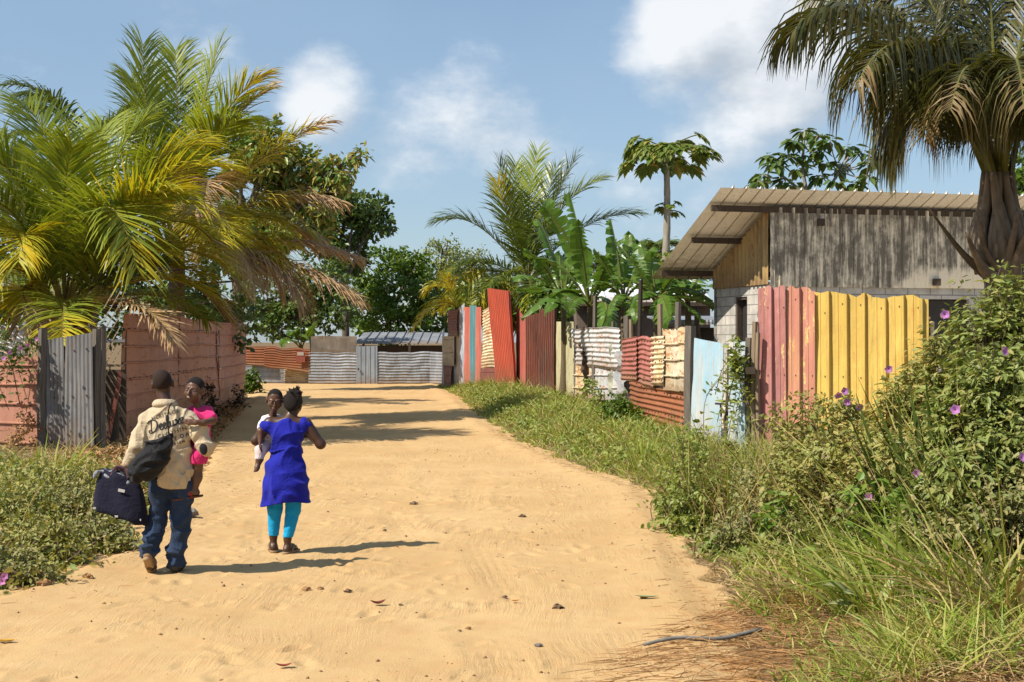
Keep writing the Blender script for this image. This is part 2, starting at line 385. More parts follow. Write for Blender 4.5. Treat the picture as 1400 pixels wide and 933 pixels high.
def build_road():
    u = np.linspace(0, 1, 200)
    ys = np.concatenate((np.arange(4, 7.6, .2), np.arange(7.6, 19, .04), np.arange(19, 62.1, .25)))
    Y, U = np.meshgrid(ys, u, indexing='ij')
    wob = .06*np.sin(Y*1.3)+.05*np.sin(Y*3.1+1+np.sin(Y))+.04*np.sin(Y*7.3+2*np.sin(Y*1.7))+.03*np.sin(Y*13.7+3*np.sin(Y*2.9))
    a = xl(Y)-.18+wob*.6; b = xr(Y)+.18+wob
    Xg = a+(b-a)*U; Z = road_z(Xg, Y)
    edge = np.minimum(U, 1-U); Z = Z-.06*(1-sm(0, .012, edge))
    nx, ny = Xg.shape; idx = np.arange(nx*ny).reshape(nx, ny)
    Q = np.stack((idx[:-1, :-1], idx[:-1, 1:], idx[1:, 1:], idx[1:, :-1]), -1).reshape(-1, 4)
    o = MB().add(np.stack((Xg, Y, Z), -1).reshape(-1, 3), Q).build('dirt_road', sand_material(), smooth=True)
    tag(o, 'wide sandy orange dirt track between the tin fences', kind='structure')
build_ground(); build_road()
def build_bounce_ground():  # hidden pale ground sheet, added to bounce sun up under the house roof
    P = np.array([(3.9, 21.2), (6.2, 19.9), (14, 19.9), (15, 29.5), (4.6, 27.7), (3.2, 26.5)]); n = 26
    gx, gy = np.meshgrid(np.linspace(0, 1, n), np.linspace(0, 1, n), indexing='ij'); L_ = np.array((3.6, 21.4))[None, None]*(1-gy[..., None])+np.array((3.0, 34))[None, None]*gy[..., None]; R_ = np.array((15., 20.2))[None, None]*(1-gy[..., None])+np.array((15., 34))[None, None]*gy[..., None]
    XY = L_*(1-gx[..., None])+R_*gx[..., None]; Z = gz(XY[..., 0], XY[..., 1])+.035; idx = np.arange(n*n).reshape(n, n); Q = np.stack((idx[:-1, :-1], idx[1:, :-1], idx[1:, 1:], idx[:-1, 1:]), -1).reshape(-1, 4)
    tag(MB().add(np.concatenate((XY, Z[..., None]), -1).reshape(-1, 3), Q).build('bounce_ground', plain('pale bounce sand', (.66, .55, .40), .95, .2, 3), smooth=True), 'pale sand sheet added behind the fence to bounce sun onto the block house', kind='structure')
build_bounce_ground()

# ------------------------------------------------------------------ sheet metal fences
PROF = {'sine': [(i/8, .5-.5*math.cos(2*math.pi*i/8)) for i in range(8)],
        'trap': [(0, 0), (.52, 0), (.6, 1), (.9, 1), (.98, 0)],
        'bac': [(0, 0), (.30, .0), (.32, .12), (.36, .12), (.38, 0), (.64, 0), (.71, 1), (.88, 1), (.95, 0)],
        'rib': [(0, 0), (.86, 0), (.90, 1), (.96, 1), (.995, 0)],
        'board': [(0, 0), (.02, .9), (.97, 1)],
        'flat': [(0, 0), (.5, .15)]}
def sheet(P0, P1, zb, zt, prof='sine', horiz=False, pitch=.09, amp=.018, lean=(0, 0), jag=0.0, bulge=.02, seed=0, off=0.0, ph=0.0):
    r = np.random.default_rng(seed); P0 = np.array(P0[:2], float); P1 = np.array(P1[:2], float)
    Lw = np.linalg.norm(P1-P0); u = (P1-P0)/Lw; n = np.array((u[1], -u[0])); hgt = max(zt[0]-zb[0], zt[1]-zb[1])
    def cuts(length, coarse):
        k = int(math.ceil(length/pitch))+1; a = [((i+s-ph)*pitch, h) for i in range(k) for s, h in PROF[prof]]
        a = [(p, h) for p, h in a if 0 <= p <= length]
        if a[-1][0] < length-1e-4: a.append((length, a[-1][1]))
        if a[0][0] > 1e-4: a.insert(0, (0, a[0][1]))
        return np.array([p for p, h in a])/length, np.array([h for p, h in a])
    if horiz: tv, hv = cuts(hgt, 0); tu = np.linspace(0, 1, 14); hu = np.zeros(14)
    else: tu, hu = cuts(Lw, 0); tv = np.linspace(0, 1, 17); hv = np.zeros(17)
    Ug, Vg = np.meshgrid(tu, tv, indexing='ij'); h = hu[:, None]+hv[None, :]
    jg = jag*np.interp(tu, np.linspace(0, 1, 9), r.uniform(-1, 1, 9)) if jag else 0*tu
    jb = .5*jag*np.interp(tu, np.linspace(0, 1, 7), r.uniform(-1, 1, 7)) if jag else 0*tu
    zbv = zb[0]+(zb[1]-zb[0])*Ug+jb[:, None]; ztv = zt[0]+(zt[1]-zt[0])*Ug+jg[:, None]
    Zg = zbv+(ztv-zbv)*Vg
    a = r.uniform(0, 6, 4)
    d = h*amp+off+bulge*(np.sin(Ug*3.1+a[0])*np.sin(Vg*2.7+a[1])+.6*np.sin(Ug*7+a[2]+Vg*2)*np.sin(Vg*5+a[3]))
    a = r.uniform(0, 6, 6); d = d+bulge*.2*(np.sin(Ug*Lw*6+a[0]+2*np.sin(Vg*7+a[1]))*np.sin(Vg*hgt*5+a[2])+.7*np.sin(Ug*Lw*11+a[3])*np.sin(Vg*hgt*9+a[4]+np.sin(Ug*9)))
    XY = P0+u*(Ug*Lw)[..., None]+n*d[..., None]+np.array(lean)*Vg[..., None]
    nx, ny = Ug.shape; idx = np.arange(nx*ny).reshape(nx, ny)
    Q = np.stack((idx[:-1, :-1], idx[1:, :-1], idx[1:, 1:], idx[:-1, 1:]), -1).reshape(-1, 4)
    return np.concatenate((XY, Zg[..., None]), -1).reshape(-1, 3), Q
_seed = [100]
def sheet_px(par, m, l, r_, name='sheet', yb=None, drop=.12, label=None, nails=True, **k):
    """l, r_ = (pixel x, pixel y of top, depth); bottom in the ground unless yb=(pixel y left, right)"""
    _seed[0] += 1
    P0 = (X(l[0], l[2]), l[2]); P1 = (X(r_[0], r_[2]), r_[2])
    zt = (Zp(l[1], l[2]), Zp(r_[1], r_[2]))
    zb = (float(gz(*P0))-drop, float(gz(*P1))-drop) if yb is None else (Zp(yb[0], l[2]), Zp(yb[1], r_[2]))
    V, Q = sheet(P0, P1, zb, zt, seed=_seed[0], **k)
    b = MB().add(V, Q)
    if nails and l[2] < 34 and k.get('prof') != 'flat':                            # nail heads in rows
        zl = zt[0]-zb[0]; uu = np.arange(.12, np.hypot(P1[0]-P0[0], P1[1]-P0[1]), .26); U = np.array((P1[0]-P0[0], P1[1]-P0[1])); U = U/np.linalg.norm(U); Nn = np.array((U[1], -U[0]))
        for fz in (.12, .5, .9):
            for q in uu:
                c = np.array((*(np.array(P0)+U*q), zb[0]+zl*fz+rng.normal(0, .012))); i = np.argmin(np.sum((V-c)**2, 1)); c = V[i]+np.array((*(Nn*.006), 0)); b.add(*box(c, (.022, .022, .022), math.atan2(U[1], U[0]), .78), 1)
        return b.build(name, [m, NAIL], par, smooth=False, label=label)
    return b.build(name, m, par, smooth=False, label=label)
NAIL = plain('rusty nail', (.10, .055, .035), .8, .3, 30)
def post_px(par, m, px, yt, d, w=.1, name='post', yb=None, lean=0.0, label=None):
    x = X(px, d); z0 = float(gz(x, d))-.3 if yb is None else Zp(yb, d); zt = Zp(yt, d)
    k = 5; P = [(x+lean*t+.012*math.sin(7*t+px), d+.01*math.sin(5*t+px), z0+(zt-z0)*t) for t in np.linspace(0, 1, k)]
    V, Fc = tube(P, np.linspace(w*.55, w*.48, k), 6); return MB().add(V, Fc).build(name, m, par, label=label)

GREY = woodmat('grey weathered wood', (.20, .17, .14), (.09, .075, .06))
DARKW = woodmat('dark timber', (.10, .075, .055), (.05, .036, .026))
PALEW = woodmat('pale timber', (.32, .25, .17), (.18, .13, .085))
M = dict(
    pink=sheetmat('faded pink sheet', (.52, .25, .17), (.44, .21, .145), rust=.24, streak=.55, grime=(.24, .13, .085), horiz=True, fine_streaks=False),
    gate=sheetmat('grey zinc sheet', (.25, .245, .24), (.17, .165, .165), rust=.14, streak=.6, rough=.55, metal=.15),
    galv=sheetmat('galvanised sheet', (.33, .355, .39), (.23, .25, .28), rust=.24, streak=.45, rough=.5, metal=.2, horiz=True),
    door=sheetmat('blue grey sheet', (.33, .38, .44), (.26, .31, .37), rust=.06, streak=.3, metal=.15),
    rust=sheetmat('rusty sheet', (.22, .085, .045), (.13, .055, .035), rust=.75, streak=.5, horiz=True, rough=.8),
    maroon=sheetmat('maroon sheet', (.21, .065, .05), (.15, .05, .04), rust=.35, streak=.4, horiz=True),
    tan=sheetmat('tan sheet', (.52, .42, .28), (.42, .33, .2), rust=.3, streak=.5, horiz=True),
    white=sheetmat('white sheet', (.66, .68, .70), (.5, .5, .49), rust=.36, streak=.35, rustcol=(.28, .12, .045), horiz=True),
    creamrust=sheetmat('cream rusty sheet', (.72, .66, .50), (.68, .54, .30), rust=.40, streak=.3, rustcol=(.30, .12, .045), horiz=True),
    red=sheetmat('red painted sheet', (.60, .115, .06), (.50, .09, .05), rust=.08, streak=.25),
    brown=sheetmat('dark red brown sheet', (.20, .055, .035), (.12, .04, .028), rust=.35, streak=.55),
    beige=sheetmat('beige sheet', (.55, .49, .31), (.45, .42, .24), rust=.15, streak=.4),
    salmon=sheetmat('salmon plank', (.56, .16, .11), (.46, .12, .09), rust=.1, streak=.3),
    teal=sheetmat('teal plank', (.11, .29, .32), (.14, .34, .37), rust=.1, streak=.3),
    palegrey=sheetmat('pale grey plank', (.54, .56, .60), (.36, .40, .46), rust=.18, streak=.5),
    ochre=sheetmat('ochre stained plank', (.55, .47, .33), (.46, .30, .14), rust=.30, streak=.4),
    redcor=sheetmat('dusty red corrugated sheet', (.42, .15, .125), (.36, .115, .09), rust=.25, streak=.25, horiz=True),
    orust=sheetmat('orange rust corrugated sheet', (.34, .135, .065), (.26, .095, .045), rust=.5, streak=.3, rustcol=(.2, .07, .03), horiz=True),
    blue=sheetmat('pale blue sheet', (.30, .50, .62), (.50, .52, .50), rust=.2, streak=.55, grime=(.42, .33, .27), rustcol=(.42, .27, .19)),
    pinkmix=sheetmat('rose painted sheet', (.50, .24, .215), (.42, .18, .165), rust=.22, streak=.5, grime=(.28, .11, .09), rustcol=(.62, .43, .16)),
    orange=sheetmat('orange rose painted sheet', (.60, .31, .18), (.56, .24, .20), rust=.25, streak=.25, grime=(.4, .16, .12), rustcol=(.66, .47, .15)),
    yellow=sheetmat('yellow painted sheet', (.70, .51, .13), (.63, .44, .11), rust=.2, streak=.5, grime=(.42, .25, .08), rustcol=(.4, .17, .05)),
    ply=sheetmat('stained plywood', (.30, .26, .21), (.20, .165, .13), rust=.25, streak=.6, rough=.85),
    darkmetal=plain('dark iron', (.05, .035, .028), .6, .4, 20),
)

# --- left side of the track
t = thing('pink_fence', 'short run of ribbed pink fence left of the grey gate, purple flowers hanging over it', 'fence', (X(0, 24), 24, gz(X(0, 24), 24)))
sheet_px(t, M['pink'], (-90, 487, 24.6), (53, 487, 24.0), prof='rib', horiz=True, pitch=.33, amp=.035, bulge=.015, ph=.3)
post_px(t, GREY, -40, 480, 24.6, .1)
t = thing('zinc_gate', 'grey zinc gate of two leaning sheets between weathered posts', 'gate', (X(95, 23.6), 23.6, gz(X(95, 23.6), 23.6)))
sheet_px(t, M['gate'], (63, 466, 23.7), (91, 461, 23.65), name='gate_sheet', prof='sine', pitch=.075, amp=.013, lean=(-.06, .05))
sheet_px(t, M['gate'], (90, 461, 23.62), (128, 455, 23.5), name='gate_sheet', prof='sine', pitch=.075, amp=.013, lean=(-.03, .05))
sheet_px(t, M['gate'], (55, 470, 23.8), (74, 470, 23.8), name='side_strip', prof='flat', pitch=.2, amp=.01, lean=(-.02, 0))
for px, yt, w in ((58, 449, .16), (133, 450, .19), (140, 446, .12)): post_px(t, GREY, px, yt, 23.75, w)
V, Fc = beam(at(50, 449, 23.7), at(160, 448, 23.7), .012, .012); MB().add(V, Fc).build('wire', M['darkmetal'], t)
def lattice():
    d = 24.6; t = thing('iron_lattice', 'rusty iron lattice panel with slanting timber between grey gate and pink fence', 'lattice panel', (X(153, d), d, gz(X(153, d), d)))
    b = MB()
    for k in range(7):
        x0 = 142+k*4; b.add(*beam(at(142, 500-k*16+18, d), at(165, 500-k*16-22, d), .014, .014))
        b.add(*beam(at(142, 520+k*14-30, d+.02), at(165, 520+k*14+8, d+.02), .014, .014))
    b.build('lattice', M['white_bar'] if 'white_bar' in M else M['tan'], t)
    b = MB(); b.add(*beam(at(140, 467, d), at(171, 466, d), .05, .05)); b.add(*beam(at(141, 500, d), at(170, 500, d), .04, .04)); b.build('rail', M['gate'], t)
    b = MB(); b.add(*beam(at(146, 620, d-.15), at(165, 508, d-.1), .06, .06)); b.build('slanted_bar', M['maroon'], t)
    post_px(t, DARKW, 154, 545, d-.05, .22)
    b = MB(); b.add(*box(at(153, 572, d+.3), (.5, .03, 1.7))); b.build('backing_board', DARKW, t)
lattice()
t = thing('pink_fence', 'long tall ribbed pink fence receding along the left of the track, stained with brown runs', 'fence', (X(240, 34), 34, gz(X(240, 34), 34)))
for (xl_, yl_, dl), (xr_, yr_, dr) in (((170, 429, 26), (246, 434, 31.5)), ((244, 434, 31.3), (300, 440, 38)), ((299, 441, 37.8), (335, 443, 45))):
    sheet_px(t, M['pink'], (xl_, yl_, dl), (xr_, yr_, dr), prof='rib', horiz=True, pitch=.305, amp=.04, bulge=.05, jag=.02)
for px, d in ((172, 26.1), (246, 31.6), (300, 38.1), (334, 45.1)): post_px(t, GREY, px-2, 452, d+.15, .1)
t = thing('tin_roof_shed', 'small shed with pale corrugated tin wall behind the short pink fence', 'shed', (X(10, 28), 28, gz(X(10, 28), 28)))
sheet_px(t, M['white'], (-60, 447, 28.5), (36, 449, 28), name='wall_sheet', prof='sine', horiz=True, pitch=.1, amp=.02)
sheet_px(t, M['white'], (36, 449, 28), (40, 449, 32), name='wall_sheet', prof='sine', horiz=True, pitch=.1, amp=.02)
sheet_px(t, M['galv'], (-60, 443, 28.4), (38, 445, 27.9), name='roof_edge', prof='flat', pitch=.3, yb=(447, 449))

# --- far end of the track
d = 58.0
t = thing('rusty_fence', 'low rust brown corrugated fence on grey footing at the far left of the track', 'fence', (X(380, d), d, gz(X(380, d), d)))
sheet_px(t, M['rust'], (325, 474, d+.5), (366, 474, d+.3), prof='sine', horiz=True, pitch=.11, amp=.025, yb=(499, 501))
sheet_px(t, M['rust'], (361, 474, d+.1), (424, 477, d), prof='sine', horiz=True, pitch=.11, amp=.025, jag=.05, yb=(502, 511))
sheet_px(t, M['galv'], (325, 497, d+.9), (392, 500, d+.5), name='footing', prof='rib', horiz=True, pitch=.21, amp=.02)
sheet_px(t, M['tan'], (388, 500, d+.5), (424, 506, d+.4), name='footing', prof='sine', horiz=True, pitch=.09, amp=.02)
t2 = thing('small_notice', 'small faded red and white notice fixed on the rusty far fence', 'notice', at(411, 488, d-.1))
MB().add(*box(at(411, 488, d-.12), (.36, .02, .46))).build('board', plain('faded red notice', (.30, .09, .06), .8, .4, 30), t2)
MB().add(*box(at(411, 484, d-.14), (.26, .01, .14))).build('pale_patch', plain('notice white', (.5, .42, .36), .8, .4, 30), t2)
t = thing('galvanised_fence', 'grey corrugated fence with blue grey door, closing the far end of the track', 'fence', (X(500, d), d, gz(X(500, d), d)))
sheet_px(t, M['galv'], (422, 482, d), (489, 482, d), prof='sine', horiz=True, pitch=.12, amp=.03, bulge=.03, jag=.03)
sheet_px(t, M['ply'], (425, 460, d+.25), (488, 460, d+.25), name='board', prof='flat', pitch=.5, amp=.01, yb=(483, 483), jag=.02)
dr_ = sheet_px(t, M['door'], (487, 474, d-.05), (516, 473, d-.05), name='door', prof='rib', pitch=.19, amp=.02, bulge=.005)
MB().add(*box(at(490, 505, d-.12), (.05, .05, .09))).build('latch', M['darkmetal'], dr_)
sheet_px(t, M['galv'], (515, 482, d), (592, 481, d), prof='sine', horiz=True, pitch=.12, amp=.03, bulge=.05, jag=.03)
sheet_px(t, M['galv'], (588, 481, d-.1), (610, 482, d-1.5), prof='sine', horiz=True, pitch=.12, amp=.03)
def far_shed():
    d0, d1 = 62.0, 66.0
    t = thing('low_shed', 'low shed with ribbed grey tin roof behind the far galvanised fence', 'shed', (X(540, d0), d0, gz(X(540, d0), d0)))
    V, Q = sheet((X(484, d0), d0), (X(640, d0), d0), (0, 0), (1, 1), prof='rib', pitch=.4, amp=.05)
    s = V[:, 2].copy(); V[:, 1] = V[:, 1]+s*4; V[:, 2] = Zp(470, d0)+s*(Zp(455, d1)-Zp(470, d0))+(d0-(V[:, 1]-s*4))
    MB().add(V, Q).build('roof', M['galv'], t)
    MB().add(*box((X(565, d0+.3), d0+2, 1.0), (X(640, d0)-X(490, d0), 3.2, 1.5))).build('wall', DARKW, t)
    for q in (497, 560): MB().add(*beam(at(q, 470, d0-.1), at(q, 490, d0-.1), .1, .1)).build('post', DARKW, t)
far_shed()

# --- right side of the track, from the far end towards the camera
DPX = [595, 605, 640, 660, 690, 722, 762, 785, 845, 850, 895, 940, 995, 1022, 1040]
DD = [55, 54, 51, 49.3, 46.5, 43, 39.5, 37, 31, 29.5, 26, 23.5, 21.3, 20.7, 20.5]
def dr(px): return float(np.interp(px, DPX, DD))
def fence(name, label, px, cat='fence'):
    d = dr(px); return thing(name, label, cat, (X(px, d), d, gz(X(px, d), d)))
def row(t, m, a, ya, b, yb_, **k): return sheet_px(t, m, (a, ya, dr(a)+k.pop('da', 0)), (b, yb_, dr(b)+k.pop('db', 0)), **k)
t = fence('patched_fence', 'patched fence end of maroon and tan sheets, far right corner of the track', 612)
row(t, M['maroon'], 612, 425, 626, 423, prof='sine', horiz=True, pitch=.1, amp=.025, yb=(461, 461), da=-.3, db=-.3)
row(t, M['tan'], 606, 460, 622, 460, prof='board', horiz=True, pitch=.5, amp=.03, yb=(501, 501), da=-.4, db=-.35)
row(t, M['maroon'], 607, 500, 618, 500, prof='board', horiz=True, pitch=.3, amp=.02, da=-.4, db=-.4)
row(t, M['door'], 604, 452, 608, 448, prof='flat', pitch=.3)
post_px(t, DARKW, 623, 421, dr(623)+.2, .1)
t = fence('plank_fence', 'fence of upright planks in pale grey, salmon and teal', 636)
for a, ya, b, yb_, m in ((617, 432, 626, 424, 'palegrey'), (625, 424, 630, 421, 'ochre'), (629, 421, 636, 414, 'palegrey'), (635, 420, 644, 420, 'salmon'), (643, 418, 652, 418, 'teal'), (651, 420, 659, 420, 'salmon')):
    row(t, M[m], a, ya, b, yb_, name='plank', prof='trap' if m == 'teal' else 'board', pitch=.14 if m == 'teal' else .5, amp=.03, bulge=.015, lean=(0, 0))
t = fence('patched_fence', 'white and rust corrugated sheets above brown boards, left of the tall red sheet', 668)
row(t, M['creamrust'], 660, 424, 685, 415, prof='sine', horiz=True, pitch=.11, amp=.03, yb=(504, 504), bulge=.05, jag=.05)
row(t, M['maroon'], 658, 503, 682, 503, name='board', prof='board', horiz=True, pitch=.32, amp=.03, da=.05, db=.05)
post_px(t, DARKW, 684, 480, dr(684)-.1, .09)
t = fence('red_fence_sheet', 'tall bright red corrugated sheet standing above its neighbours', 698, 'fence sheet')
row(t, M['red'], 681, 394, 710, 398, prof='trap', pitch=.24, amp=.10, lean=(-.28, .05), bulge=.03, da=-.25, db=-.25)
t = fence('brown_fence', 'dark red brown upright sheets right of the tall red sheet', 735)
row(t, M['salmon'], 707, 418, 722, 440, prof='board', pitch=.4, amp=.03, da=.1, db=.1)
row(t, M['brown'], 721, 432, 742, 428, prof='trap', pitch=.22, amp=.09, da=.0)
row(t, M['brown'], 740, 424, 762, 420, prof='trap', pitch=.25, amp=.10, da=-.1, db=-.1)
t = fence('beige_fence_sheet', 'beige upright corrugated sheet between brown sheets and white corrugated fence', 773, 'fence sheet')
row(t, M['beige'], 761, 440, 785, 440, prof='sine', pitch=.16, amp=.045)
t = fence('white_fence', 'white corrugated fence with rust at its edge and dark rags hanging on it', 815)
row(t, M['white'], 785, 450, 848, 446, prof='sine', horiz=True, pitch=.115, amp=.03, yb=(501, 505), bulge=.05, jag=.05)
row(t, M['creamrust'], 784, 498, 810, 499, prof='rib', horiz=True, pitch=.33, amp=.04, yb=(546, 548), da=.05, db=.05)
row(t, M['white'], 806, 499, 848, 501, prof='rib', horiz=True, pitch=.33, amp=.03, yb=(548, 546), da=.05, db=.05)
row(t, M['ochre'], 785, 544, 812, 545, prof='flat', pitch=.3, da=.2, db=.2)
for px, yt in ((787, 445), (838, 440), (843, 452)): post_px(t, GREY, px, yt, dr(px)+.15, .1)
def rag(par, px, y0, y1, d, w, m, seed):
    r = np.random.default_rng(seed); n = 14; tt = np.linspace(0, 1, n); c = at(px, y0, d); L_ = (y1-y0)*d/F
    cx = c[0]+np.cumsum(r.normal(0, .018, n)); ww = w*(.5+r.uniform(0, 1, n)); dd = r.normal(0, .03, (n, 3))
    V = np.concatenate([np.stack((cx+ww*s, np.full(n, c[1]-.12)+dd[:, j], c[2]-L_*tt), 1) for j, s in enumerate((-1, -.1, 1))]); idx = np.arange(3*n).reshape(3, n)
    Q = np.stack((idx[:-1, :-1], idx[1:, :-1], idx[1:, 1:], idx[:-1, 1:]), -1).reshape(-1, 4)
    o = MB().add(V, Q).build('rag', m, par, smooth=True); return o
RAG = plain('dark rag', (.16, .10, .065), .95, .5, 25); RAGP = plain('pale rag', (.55, .55, .42), .95, .4, 25)
for px, a, b, w in ((800, 448, 510, .06), (803, 490, 545, .07), (797, 470, 490, .08)): rag(t, px, a, b, dr(px), w, RAG, px)
for px, a, b, w, m in ((842, 470, 540, .10, RAGP), (848, 480, 550, .12, M['white']), (838, 500, 530, .07, RAGP)): rag(t, px, a, b, dr(px)-.1, w, m, px)
t = fence('red_corrugated_fence', 'dusty red corrugated fence over orange rust sheets, left of the pale blue gate', 885)
row(t, M['redcor'], 850, 464, 872, 460, prof='sine', horiz=True, pitch=.095, amp=.028, yb=(520, 522), bulge=.02)
row(t, M['redcor'], 870, 460, 895, 461, prof='sine', horiz=True, pitch=.095, amp=.028, yb=(524, 532), bulge=.02, jag=.02, da=.1)
row(t, M['creamrust'], 891, 461, 908, 459, prof='sine', horiz=True, pitch=.09, amp=.026, yb=(527, 527), da=-.12, db=-.12)
row(t, M['creamrust'], 906, 450, 940, 448, prof='rib', horiz=True, pitch=.28, amp=.035, yb=(533, 536), jag=.02, da=-.05)
row(t, M['rust'], 862, 518, 882, 524, prof='sine', horiz=True, pitch=.1, amp=.028, da=.15, db=.1)
row(t, M['orust'], 882, 528, 936, 536, prof='sine', horiz=True, pitch=.1, amp=.028, da=.2, db=.15)
t = fence('pale_blue_gate', 'pale blue corrugated gate of two leaning sheets with chain and creeper', 985, 'gate')
row(t, M['blue'], 946, 462, 987, 470, nails=False, name='gate_sheet', prof='sine', pitch=.135, amp=.04, lean=(.05, 0))
row(t, M['blue'], 996, 468, 1023, 467, nails=False, name='gate_sheet', prof='sine', pitch=.135, amp=.036, lean=(.03, 0), db=-.02)
post_px(t, GREY, 943, 446, dr(943)+.1, .2); post_px(t, GREY, 1024, 462, dr(1024)-.05, .13); post_px(t, DARKW, 990, 480, dr(990)+.1, .09, lean=.1)
b = MB(); b.add(*beam(at(978, 552, dr(985)-.15), at(992, 553, dr(988)-.15), .03, .03)); b.add(*beam(at(985, 552, dr(985)-.17), at(986, 570, dr(985)-.17), .025, .025)); b.build('chain', M['darkmetal'], t)
b = MB(); b.add(*beam(at(1019, 507, dr(1022)-.3), at(1032, 507, dr(1022)-.3), .1, .1)); b.build('hinge_block', DARKW, t)
t = thing('painted_fence', 'tall fence of ribbed rose and bright yellow sheets in front of the block house', 'fence', (X(1150, 20), 20, gz(X(1150, 20), 20)))
def dpy(px): return 20.5-(px-1040)*1.0/230
for a, ya, b_, yb_, m in ((1037, 391, 1076, 393, 'pinkmix'), (1075, 393, 1116, 396, 'orange'), (1114, 399, 1193, 404, 'yellow'), (1191, 404, 1271, 408, 'yellow')):
    sheet_px(t, M[m], (a, ya, dpy(a)), (b_, yb_, dpy(b_)+.02), prof='bac', pitch=.235 if m != 'yellow' else .25, amp=.055, bulge=.02, jag=.045, off=.0 if m != 'yellow' else .012, lean=(-.01, .02))
post_px(t, PALEW, 1031, 440, 20.55, .09); post_px(t, PALEW, 1036, 455, 20.45, .07); post_px(t, GREY, 1275, 440, dpy(1275)+.1, .12)
MB().add(*beam(at(1036, 430, 20.75), at(1272, 438, 19.75), .06, .09)).build('rail', PALEW, t); MB().add(*beam(at(1036, 540, 20.75), at(1272, 552, 19.75), .06, .09)).build('rail', PALEW, t)
# loose posts that stand behind the white and red fences
for px, yt, dd, w, m, lab in ((812, 405, 34, .12, GREY, 'weathered stake left among the banana stems, behind the white fence'), (856, 432, 32, .2, GREY, 'stout grey stump post between white fence and red fence'),
                              (866, 437, 30, .1, PALEW, 'short leaning stake beside the black pipe, above the red fence'), (874, 383, 29, .1, M['darkmetal'], 'thin black pipe standing tall above the red fence'),
                              (901, 416, 28, .12, PALEW, 'brown wooden post above the cream sheet, left one of two'), (925, 413, 27, .13, GREY, 'grey wooden post above the cream sheet, right one of two')):
    x = X(px, dd); t = thing('fence_post' if m is not M['darkmetal'] else 'iron_pipe', lab, 'post' if m is not M['darkmetal'] else 'pipe', (x, dd, gz(x, dd)))
    post_px(t, m, px, yt, dd, w, name='shaft', lean=-.05 if px == 866 else .02)

# ------------------------------------------------------------------ block house with the tin gable
def block_material():
    t = NT('grey concrete block'); tc = t.n('ShaderNodeTexCoord'); sp = t.n('ShaderNodeSeparateXYZ'); t.L(tc.outputs['Object'], sp.inputs[0])
    rot = math.atan2(.239, .971)
    a = t.math('ADD', t.math('MULTIPLY', sp.outputs[0], math.cos(rot)+.235), t.math('MULTIPLY', sp.outputs[1], math.sin(rot)-.97))
    cb = t.n('ShaderNodeCombineXYZ'); t.L(a, cb.inputs[0]); t.L(sp.outputs[2], cb.inputs[1])
    br = t.n('ShaderNodeTexBrick'); t.L(cb.outputs[0], br.inputs['Vector']); br.inputs['Scale'].default_value = 1
    br.inputs['Brick Width'].default_value = .5; br.inputs['Row Height'].default_value = .2; br.inputs['Mortar Size'].default_value = .012; br.inputs['Mortar Smooth'].default_value = .2
    br.inputs['Color1'].default_value = (.60, .57, .51, 1); br.inputs['Color2'].default_value = (.46, .44, .40, 1); br.inputs['Mortar'].default_value = (.25, .24, .23, 1)
    n = t.noise(4, 6, .65, tc.outputs['Object']); f = t.noise(60, 3, .6, tc.outputs['Object'])
    c = t.mix(t.ramp(n, [(.4, 0), (.75, .7)]), br.outputs['Color'], (.22, .20, .175))
    h = t.math('ADD', t.math('MULTIPLY', br.outputs['Fac'], -1.0), t.math('MULTIPLY', f, .4)); t.bump(h, .6, .01)
    return t.done(c, .92)
